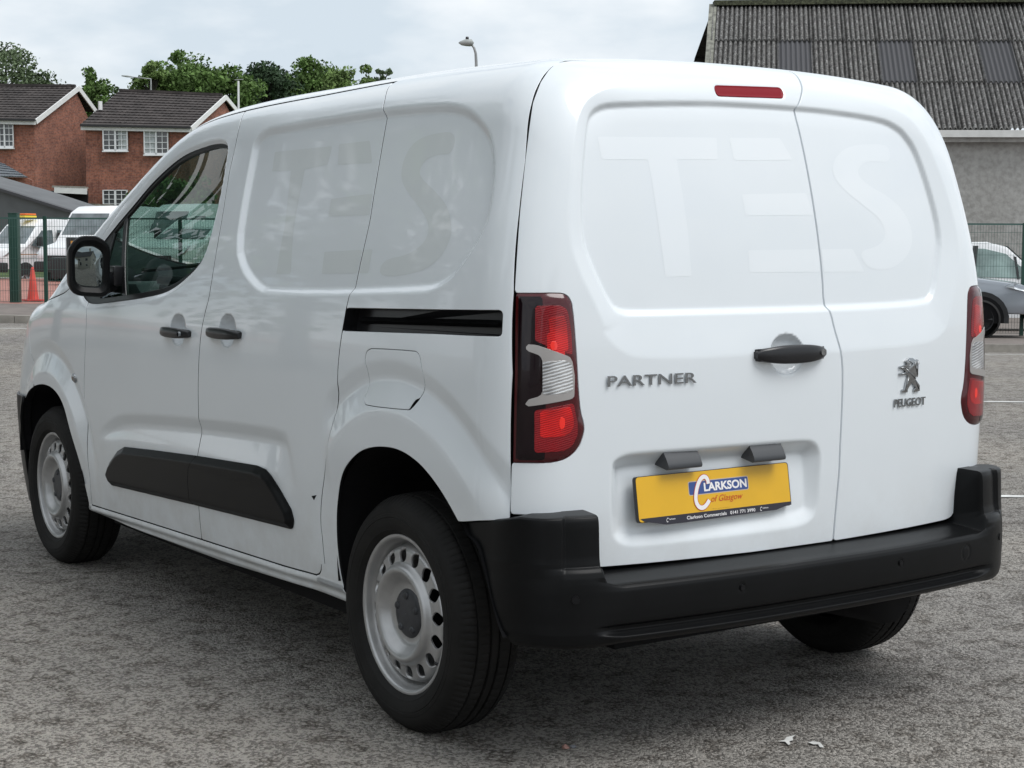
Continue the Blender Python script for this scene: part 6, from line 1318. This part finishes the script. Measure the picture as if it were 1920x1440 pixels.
def vehicle(name, label, cat_, kind, loc, rz, paint=None, group=None, z=0.0, scale=1.0):
    root = empty(name, (loc[0], loc[1], z), rz, label=label, cat=cat_, group=group); root.scale = (scale,)*3; p = paint or pw_m; r = .34
    if kind in ('van', 'cab', 'lowvan'):
        H = {'van': 2.55, 'cab': 2.30, 'lowvan': 2.0}[kind]; Lb = {'van': 5.4, 'cab': 3.35, 'lowvan': 4.6}[kind]
        o = [(.0, .50), (-.02, .95), (.10, 1.18), (.95, 1.36), (1.62, H-.22), (1.95, H-.04), (2.3, H), (Lb-.2, H-.02), (Lb, H-.15), (Lb, .50)]
        wh = [.88, Lb-1.0] if kind != 'cab' else [.88, 4.2]
        b_, w = sweep('body', o, .98, p, root, (1.1, H), .16, .06)
        front_piece('windscreen', (1.00, 1.40), (1.57, H-.27), .84, .74, vglass, root)
        front_piece('grille', (-.018, .72), (-.02, .94), .55, .55, bk_m, root, .02); 
        q = MB(); q.box((.02, 0, .58), (.20, 1.94, .34)); q.build('front_bumper', bk_m, root, bevel=.05)
        for s_ in (-1, 1): q = MB(); q.add([(.0, s_*.62, .98), (-.01, s_*.90, .98), (.30, s_*.975, 1.22), (.12, s_*.66, 1.18), (.12, s_*.62, .98), (.12, s_*.90, .98)], [(0, 1, 2, 3), (0, 3, 4), (1, 5, 2)]); q.build('headlight', head_m, root)
        side_piece('front_side_window', [(1.18, 1.34), (1.72, H-.42), (2.22, H-.40), (2.22, 1.36), (1.7, 1.24)], w, vglass, root)
        if kind == 'cab': side_piece('rear_side_window', [(2.45, H-.40), (2.98, H-.40), (3.02, 1.5), (2.9, 1.40), (2.45, 1.36)], w, vglass, root)
        if kind == 'lowvan': side_piece('rear_side_window', [(2.45, H-.40), (3.3, H-.40), (3.3, 1.36), (2.45, 1.36)], w, vglass, root)
        side_piece('door_handle', [(2.05, 1.14), (2.23, 1.14), (2.23, 1.18), (2.05, 1.18)], w, bk_m, root, .02)
        side_piece('rubbing_strip', [(1.30, .62), (Lb-1.5 if kind != 'cab' else Lb, .62), (Lb-1.5 if kind != 'cab' else Lb, .76), (1.30, .76)], w, bk_m, root, .015)
        for xw in wh:
            for s_ in (-1, 1): car_wheel(root, xw, s_, .98, r); 
        for xw in wh: side_piece('wheel_arch', [(xw+.40*math.cos(a), .36+.40*math.sin(a)) for a in np.linspace(-.1, math.pi+.1, 12)], w, bk_m, root, .004) if xw < Lb else None
        for s_ in (-1, 1): q = MB(); q.box((1.42, s_*1.12, 1.50), (.10, .22, .34)); q.tube([(1.42, s_*.95, 1.40), (1.42, s_*1.06, 1.45)], .03, 6); q.build('door_mirror', bk_m, root, bevel=.03)
        side_piece('side_stripe', [(.45, 1.02), (Lb-.1, 1.02), (Lb-.1, 1.05), (.45, 1.05)], w, mat('stripe', (.30, .14, .05), .6), root, .008) if kind == 'cab' else None
        if kind == 'cab':
            q = MB(); q.box((4.4, 0, .85), (2.3, 1.9, .12)); q.box((3.62, 0, 1.15), (.08, 1.9, .55)); q.box((4.5, -.94, 1.08), (2.1, .05, .35)); q.box((4.5, .94, 1.08), (2.1, .05, .35)); q.box((4.2, 0, .62), (2.2, .9, .2)); q.build('tipper_bed', bk_m, root)
    return root
a_view = lambda deg: -YAW+R(deg)
v1_ = at(-24, 520, 49.5)
o = vehicle('crew_cab_truck', 'white crew cab truck parked behind the gate post with amber beacon on its roof', 'truck', 'cab', v1_, a_view(58), z=-.05, scale=.86)
q = MB(); q.box((1.75, 0, 2.36), (.55, .62, .10)); bs = q.build('beacon_bar', mat('beacon_yellow', (.75, .60, .05), .4), o, bevel=.02); q = MB(); q.box((1.75, 0, 2.46), (.52, .60, .06)); q.build('beacon_lens', mat('beacon_amber', (.80, .18, .03), .3), o, bevel=.015)
q = at(112, 500, 46.5); o = vehicle('high_roof_van', 'high roofed white van nose towards the camera just left of the cab windscreen', 'van', 'van', q, a_view(66), z=.0, scale=.90, group='white vans parked in the yard')
q = at(258, 470, 48); vehicle('high_roof_van', 'white van with plain side panels seen through the front of the cab window', 'van', 'van', q, a_view(58), z=.05, scale=.92, group='white vans parked in the yard')
q = at(292, 470, 41); vehicle('high_roof_van', 'white low roofed van seen through the middle of the cab window', 'van', 'lowvan', q, a_view(62), z=.05, scale=.92, group='white vans parked in the yard')
q = at(118, 520, 43.5); o = empty('flatbed_body', (q[0], q[1], .1), a_view(8), label='black flatbed body with orange marker plate beside the mirror', cat='truck body')
m = MB(); m.box((.5, 0, .45), (1.5, .9, .55)); m.box((.35, 0, .98), (.5, .08, .55)); m.build('deck', bk_m, o, bevel=.02); m = MB(); m.box((.35, -.06, 1.12), (.26, .03, .09)); m.build('marker_plate', mat('marker_orange', (.6, .28, .04), .5), o)
# grey car and white hatchback on the right
grey_p = mat('metallic_grey_paint', (.32, .35, .39), .3, metal=.35, coat=.8)
pale_glass = mat('see_through_car_glass', (.20, .27, .255), .06, spec=.7, noise=(2.2, .5))
def hatch(name, label, loc, rz, paint, zt, suv=False, z=0.0, group=None, scale=1.0, H=None):
    """front towards +x here"""
    root = empty(name, (loc[0], loc[1], z), rz, label=label, cat='car', group=group); root.scale = (scale,)*3; w0 = .90; gl = pale_glass if not suv else vglass
    H = H or (1.58 if suv else 1.47); hi = H > 1.7
    o = [(0, .42), (.0, .62), (-.05, .80), (-.18, .93), (-1.0, 1.04), (-1.28, 1.07), (-1.95, H-.10), (-2.35, H), (-3.3, H-.03), (-3.95, 1.15), (-4.2, 1.05), (-4.25, .45)]
    b_, w = sweep('body', [(x, z_) for x, z_ in o][::-1], w0, paint, root, (.95, H), .24, .07)
    side_piece('side_glass', [(-1.42, 1.06), (-1.98, H-.24 if hi else H-.17), (-2.4, H-.14 if hi else H-.09), (-3.2, H-.12), (-3.55 if not hi else -3.2, 1.12)], w, gl, root); side_piece('window_pillar', [(-2.60, 1.05), (-2.52, H-.08), (-2.62, H-.08), (-2.70, 1.05)], w, bk_m, root, .012); side_piece('window_pillar', [(-1.72, 1.06), (-1.78, H-.30), (-1.83, H-.28), (-1.77, 1.06)], w, bk_m, root, .012)
    q = MB(); q.add([(-1.26, -.72, 1.085), (-1.26, .72, 1.085), (-1.93, .60, H-.085), (-1.93, -.60, H-.085)], [(0, 1, 2, 3)]); q.build('windscreen', vglass, root)
    ar = lambda xw, R_: [(xw+R_*math.cos(a), .34+R_*math.sin(a)) for a in np.linspace(-.15, math.pi+.15, 14)]
    for xw in (-.88, -3.45):
        if suv: side_piece('arch_moulding', ar(xw, .47), w, bk_m, root, .014)
        side_piece('wheel_arch', ar(xw, .39), w, matt_black, root, .02)
        for s_ in (-1, 1): car_wheel(root, xw, s_, w0+.03, .335, suv)
    side_piece('sill_trim', [(-1.3, .28), (-3.0, .28), (-3.0, .42), (-1.3, .42)], w, bk_m if suv else paint, root, .01)
    for s_ in (-1, 1):
        q = MB(); q.add([(-.035, s_*.60, .83), (-.10, s_*.84, .80), (-.50, s_*.93, .90), (-.40, s_*.90, .95), (-.15, s_*.62, .90)], [(0, 1, 2, 3, 4)]); q.add([(-.02, s_*.60, .825), (-.085, s_*.85, .795), (-.49, s_*.945, .895), (-.39, s_*.92, .955), (-.13, s_*.63, .905)], [(0, 1, 2, 3, 4)]); q.build('headlight', head_m, root)
        q = MB(); q.box((-1.55, s_*1.02, 1.10), (.14, .20, .14)); q.build('door_mirror', bk_m, root, bevel=.03)
        q = MB(); q.add([(.01, s_*.55, .42), (.0, s_*.84, .44), (-.10, s_*.895, .62), (.005, s_*.70, .60)], [(0, 1, 2, 3)]); q.build('bumper_intake', bk_m, root)
    q = MB(); q.box((.01, 0, .50), (.04, .9, .20)); q.box((.0, 0, .76), (.05, 1.0, .09)); q.build('grille', bk_m, root, bevel=.01); q = MB(); q.box((-.02, 0, .34), (.12, 1.7, .12)); q.build('lower_lip', bk_m, root, bevel=.02)
    return root
q = at(1934, 560, 28.6); hatch('grey_suv', 'grey crossover car with black wheel arches behind the right tail lamp', q, a_view(-14), grey_p, 0, True, z=-.30, scale=1.0)
q = at(2060, 560, 33.5); hatch('white_small_van', 'tall white small van behind the mesh fence above the grey car', q, a_view(-8), pw_m, 0, False, z=-.44, scale=1.0, H=1.80)

# ---------- the side of the street that shows only in the paintwork and the door mirror
cream = mat('cream_render', (.52, .50, .44), .85, noise=(1, .08)); pale = mat('white_render', (.66, .66, .63), .85, noise=(1, .06)); roof2 = mat('dark_slates', (.055, .055, .06), .8, noise=(2, .3))
def plain_house(x, y, rz, w, dp, H, rf, m, label):
    root = empty('rendered_house', (x, y, 0), rz, label=label, cat='house', group='rendered houses behind the photographer')
    q = MB(); q.add([(-w/2, 0, 0), (w/2, 0, 0), (w/2, dp, 0), (-w/2, dp, 0), (-w/2, 0, H), (w/2, 0, H), (w/2, dp, H), (-w/2, dp, H), (-w/2, dp/2, H+rf), (w/2, dp/2, H+rf)], [(0, 1, 5, 4), (2, 3, 7, 6), (1, 2, 6, 9, 5), (3, 0, 4, 8, 7)]); q.build('wall', m, root)
    q = MB(); q.add([(-w/2-.2, -.3, H-.12), (w/2+.2, -.3, H-.12), (w/2+.2, dp/2, H+rf+.06), (-w/2-.2, dp/2, H+rf+.06), (w/2+.2, dp+.3, H-.12), (-w/2-.2, dp+.3, H-.12)], [(0, 1, 2, 3), (3, 2, 4, 5)]); rr_ = q.build('roof', roof2, root)
    q = MB(); q.box((w*.3, dp/2, H+rf+.4), (.9, .6, 1.2)); q.build('chimney', m, rr_)
    for i in range(max(2, int(w/3))):
        for zz in (1.5, 4.2):
            for yy in (-.02, dp+.02):
                q = MB(); xx = -w/2+(i+.5)*w/max(2, int(w/3)); q.box((xx, yy, zz), (1.3, .06, 1.3)); f_ = q.build('window', upvc, root); q = MB(); q.box((xx, yy*1.0+(-.035 if yy < 1 else .035), zz), (1.15, .02, 1.15)); q.build('pane', win_glass, f_)
    for zz in (1.5, 4.2):
        for sx_ in (-1, 1): q = MB(); q.box((sx_*(w/2+.01), dp*.5, zz), (.06, 1.2, 1.3)); f_ = q.build('window', upvc, root); q = MB(); q.box((sx_*(w/2+.05), dp*.5, zz), (.02, 1.05, 1.15)); q.build('pane', win_glass, f_)
    return root
plain_house(-13, -27, R(48), 9, 7, 5.6, 3.0, pale, 'white rendered house with dark roof reflected in the door mirror')
plain_house(-4.2, -34, R(20), 8, 7, 5.6, 3.0, cream, 'cream rendered house with dark roof reflected in the door mirror')
plain_house(-24, 2, R(90), 16, 8, 5.8, 3.2, cream, 'long cream terrace facing the left side of the van')
plain_house(-25, 20, R(82), 14, 8, 5.8, 3.2, pale, 'long white terrace facing the left side of the van')
for i, (x, y, H, w_, l_) in enumerate(((-4.5, 17.5, 11, 6, 'nearest dark tree beyond the van nose, reflected in the cab window'), (-8.5, 16, 12, 7, 'tall dark tree reflected in the front door glass'), (-12.5, 12.5, 12, 7, 'dark tree reflected in the sliding door'), (-15.5, 7, 10, 6.5, 'dark tree in front of the cream terrace'), (-16.5, .5, 9, 6, 'dark tree beside the end of the cream terrace'))):
    tree('roadside_tree', x, y, 0, H, w_, H*.88, lm_dark if i % 2 == 0 else lm_mid, 9000, .17, 64, l_, 30+i, group='trees across the road')
